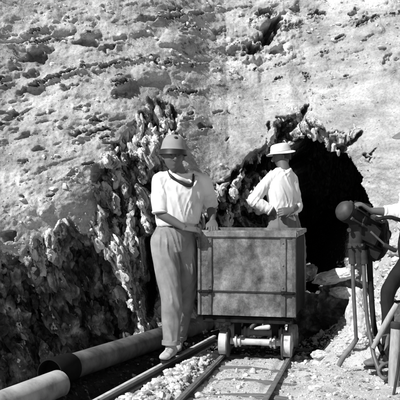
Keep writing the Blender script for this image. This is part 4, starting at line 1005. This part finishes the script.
b = bmesh.new(); tube(b, [Wd(349, 230, -.075), Wd(349.5, 230, -.05)], .016, 6); part('clamp_bolt', b, M['darkiron'])
sv = ad.cross(Vector((0, 0, 1))).normalized(); uv = sv.cross(ad)
for a in (.5, 1.6, 2.7, -.6):
    q = (sv*math.cos(a)+uv*math.sin(a))*.079
    b = bmesh.new(); tube(b, [along(.02)+q, along(Ln*.78)+q], .0065, 10); part('side_rod', b, M['cap'])
    for t_ in (.028, .135, Ln*.75):
        b = bmesh.new(); tube(b, [along(t_-.009)+q, along(t_+.009)+q], .0125, 6); part('nut', b, M['cap'])
b = bmesh.new(); limb(b, [tuple(Wd(370, 214, -.02))+(.016,), tuple(Wd(376, 219, -.12))+(.016,), tuple(Wd(386, 217.5, -.30))+(.0135,), tuple(Wd(394, 218.2, -.34))+(.0135,), tuple(Wd(406, 226, -.3))+(.0135,), tuple(Wd(416, 260, -.2))+(.0135,), tuple(Wd(420, 330, -.2))+(.0135,)], 6, 14); part('air_feed_hose', b, M['black'])
b = bmesh.new(); tube(b, [Wd(373, 216.5, -.06), Wd(377, 219, -.14)], .021, 6); part('hose_coupling', b, M['cap'])
for px_ in (350, 356, 362):
    b = bmesh.new(); tube(b, [Wd(px_, 245, -.085), Wd(px_, 245, -.055)], .009, 6); part('bolt', b, M['cap'])
# hand wheel seen nearly edge on
wc = Wd(385, 236, .10); wn = Vector((.93, -.37, .0)).normalized(); wu = Vector((0, 0, 1)); wv_ = wn.cross(wu)
b = bmesh.new(); n_ = 40; rg = []
for k in range(n_):
    a = 2*PI*k/n_; c = wc+(wu*math.cos(a)+wv_*math.sin(a))*.105; rd = (c-wc).normalized()
    rg.append([b.verts.new(c+rd*.017*math.cos(q*PI/5)+wn*.017*math.sin(q*PI/5)) for q in range(10)])
for k in range(n_):
    for q in range(10): b.faces.new((rg[k][q], rg[(k+1) % n_][q], rg[(k+1) % n_][(q+1) % 10], rg[k][(q+1) % 10]))
wh = part('hand_wheel', b, M['black'])
for k in range(4):
    a = k*PI/4; dv = wu*math.cos(a)+wv_*math.sin(a); b = bmesh.new(); tube(b, [wc-dv*.10, wc+dv*.10], .009, 10); part('spoke', b, M['darkiron'], wh)
b = bmesh.new(); tube(b, [wc-wn*.03, wc-wn*.02, wc+wn*.02, wc+wn*.03], [.02, .035, .035, .02], 24); part('hub', b, M['darkiron'], wh)
b = bmesh.new(); ball(b, Wd(374, 246, .12), (.10, .06, .11), 3); part('gear_case', b, M['black'])
b = bmesh.new(); tube(b, [Wd(370.5, 231.5, -.1), Wd(385, 245, -.12)], .0075, 12)
cr = part('crank', b, M['tube'])
b = bmesh.new(); tube(b, [Wd(383.5, 244.5, -.12), Wd(384.5, 245, -.12), Wd(395, 250.5, -.13), Wd(396.5, 251.2, -.13)], [.010, .016, .016, .010], 16); part('crank_handle', b, M['darkiron'], cr)
# legs
def leg(pts, m, name='leg', foot=None):
    b = bmesh.new(); limb(b, [tuple(Wd(p[0], p[1], p[2]))+(p[3]*.78,) for p in pts], 5, 20); o_ = part(name, b, m)
    return o_
leg([(352.5, 258, -.03, .019), (353.5, 290, -.05, .0175), (356, 336, -.07, .0165), (356.3, 342, -.07, .014)], M['tube'])
b = bmesh.new(); tube(b, [Wd(352, 250, -.03), Wd(352.6, 264, -.035)], .026, 24); part('leg_socket', b, M['darkiron'])
leg([(363.5, 258, -.03, .020), (364.8, 290, -.06, .0185), (368, 325, -.10, .018), (372, 345, -.15, .020), (374, 356, -.18, .02), (380, 372, -.26, .022), (385, 379, -.28, .018)], M['tube'])
b = bmesh.new(); tube(b, [Wd(363, 250, -.03), Wd(364, 264, -.035)], .028, 24); part('leg_socket', b, M['darkiron'])
leg([(369, 255, .04, .030), (371, 290, .06, .026), (374, 325, .0, .024), (381, 350, -.1, .020), (391, 367, -.2, .018)], M['black'])
leg([(357, 338, -.05, .021), (352, 346, -.02, .024), (344, 356, -.02, .025), (338.5, 366, -.02, .022)], M['boot'], 'spike_leg')
leg([(397, 304, -.2, .024), (386, 323, -.2, .026), (373, 348, -.18, .020)], M['wood'])
leg([(392, 322, .02, .008), (389, 345, .0, .008), (388, 362, -.1, .008)], M['tube'], 'brace')
leg([(367, 338.5, -.12, .008), (378, 337, -.12, .009), (389, 334.5, -.1, .009)], M['tube'], 'crossbar')
leg([(385, 303, .0, .014), (394, 302, .0, .0135), (408, 301, .02, .013)], M['darkiron'], 'stretcher_bar')
b = bmesh.new(); box(b, Wd(386, 301, .0), (.035, .05, .065), .01, seg=3); part('bar_clamp', b, M['bright'])
leg([(388, 334.5, -.1, .018), (386, 350, -.1, .018), (380, 362, -.14, .016)], M['boot'], 'leg')
# loop of air hose on the ground by the feet
b = bmesh.new(); hp = []
for px_, py_, dy in ((397, 352, -.1), (393, 362, -.2), (388, 363, -.28), (381, 366, -.3), (379, 373, -.3), (384, 378.5, -.36), (390, 377, -.32), (392, 371, -.28), (388, 366, -.26), (380, 362, -.2)):
    hp.append(tuple(Wd(px_, py_, dy))+(.012,))
limb(b, hp, 6, 14); c = Vector(hp[3][:3]); o_ = obj('air_hose', b, M['rubber'], None, True, off=c); o_.location = c
tag(o_, 'loop of dusty air hose at the foot of the drill tripod', 'air hose')
# pale post with a dark cap at the right edge
pp = empty('post', W(396, 378, 5.35), label='short pale post with dark cap standing at the right edge below the drill', cat='post')
b = bmesh.new(); tube(b, [W(393.5, 392, 5.25), W(394, 366, 5.25), W(396, 329, 5.3)], [.036, .036, .034], 24); obj('shaft', b, M['wood'], pp, off=pp.location, angle=40)
b = bmesh.new(); tube(b, [W(396, 329.5, 5.3), W(396.1, 328, 5.3), W(396.3, 323, 5.3), W(396.4, 322, 5.3)], [.030, .038, .038, .030], 24); obj('cap', b, M['darkiron'], pp, off=pp.location, angle=40)
b = bmesh.new(); limb(b, [tuple(W(400, 352, 5.15))+(.008,), tuple(W(397, 375, 5.1))+(.009,), tuple(W(392, 404, 5.0))+(.009,)], 4, 12)
c = W(392, 404, 5.0); o_ = obj('drill_steel', b, M['darkiron'], None, True, off=c); o_.location = c
tag(o_, 'thin dark drill steel leaning at the lower right corner', 'drill steel')

# ------------------------------------------------------------------ light, sky, camera
S = Vector((-.57, -.47, .68)).normalized()
sun = bpy.data.lights.new('sun', 'SUN'); sun.energy = 5.0; sun.angle = math.radians(.5); sun.color = (1, 1, 1)
so = bpy.data.objects.new('sun', sun); SC.collection.objects.link(so); so.rotation_euler = S.to_track_quat('Z', 'Y').to_euler(); so.location = (-5, -4, 8)
wd = bpy.data.worlds.new('World'); SC.world = wd; wd.use_nodes = True; nt = wd.node_tree
sky = nt.nodes.new('ShaderNodeTexSky'); sky.sky_type = 'NISHITA'; sky.sun_disc = False
sky.sun_elevation = math.asin(S.z); sky.sun_rotation = math.atan2(S.x, S.y)
bw = nt.nodes.new('ShaderNodeRGBToBW'); nt.links.new(sky.outputs[0], bw.inputs[0]); nt.links.new(bw.outputs[0], nt.nodes['Background'].inputs['Color'])
nt.nodes['Background'].inputs['Strength'].default_value = .05
cam = bpy.data.cameras.new('camera'); co = bpy.data.objects.new('camera', cam); SC.collection.objects.link(co)
co.location = (0, 0, CAMH); co.rotation_euler = (math.radians(90), 0, 0); cam.sensor_width = 36; cam.lens = F/400*36; cam.clip_end = 2000; cam.clip_start = .05
SC.camera = co
vs = SC.view_settings; vs.view_transform = 'Standard'; vs.look = 'None'; vs.exposure = .26; vs.gamma = 1; vs.use_curve_mapping = False
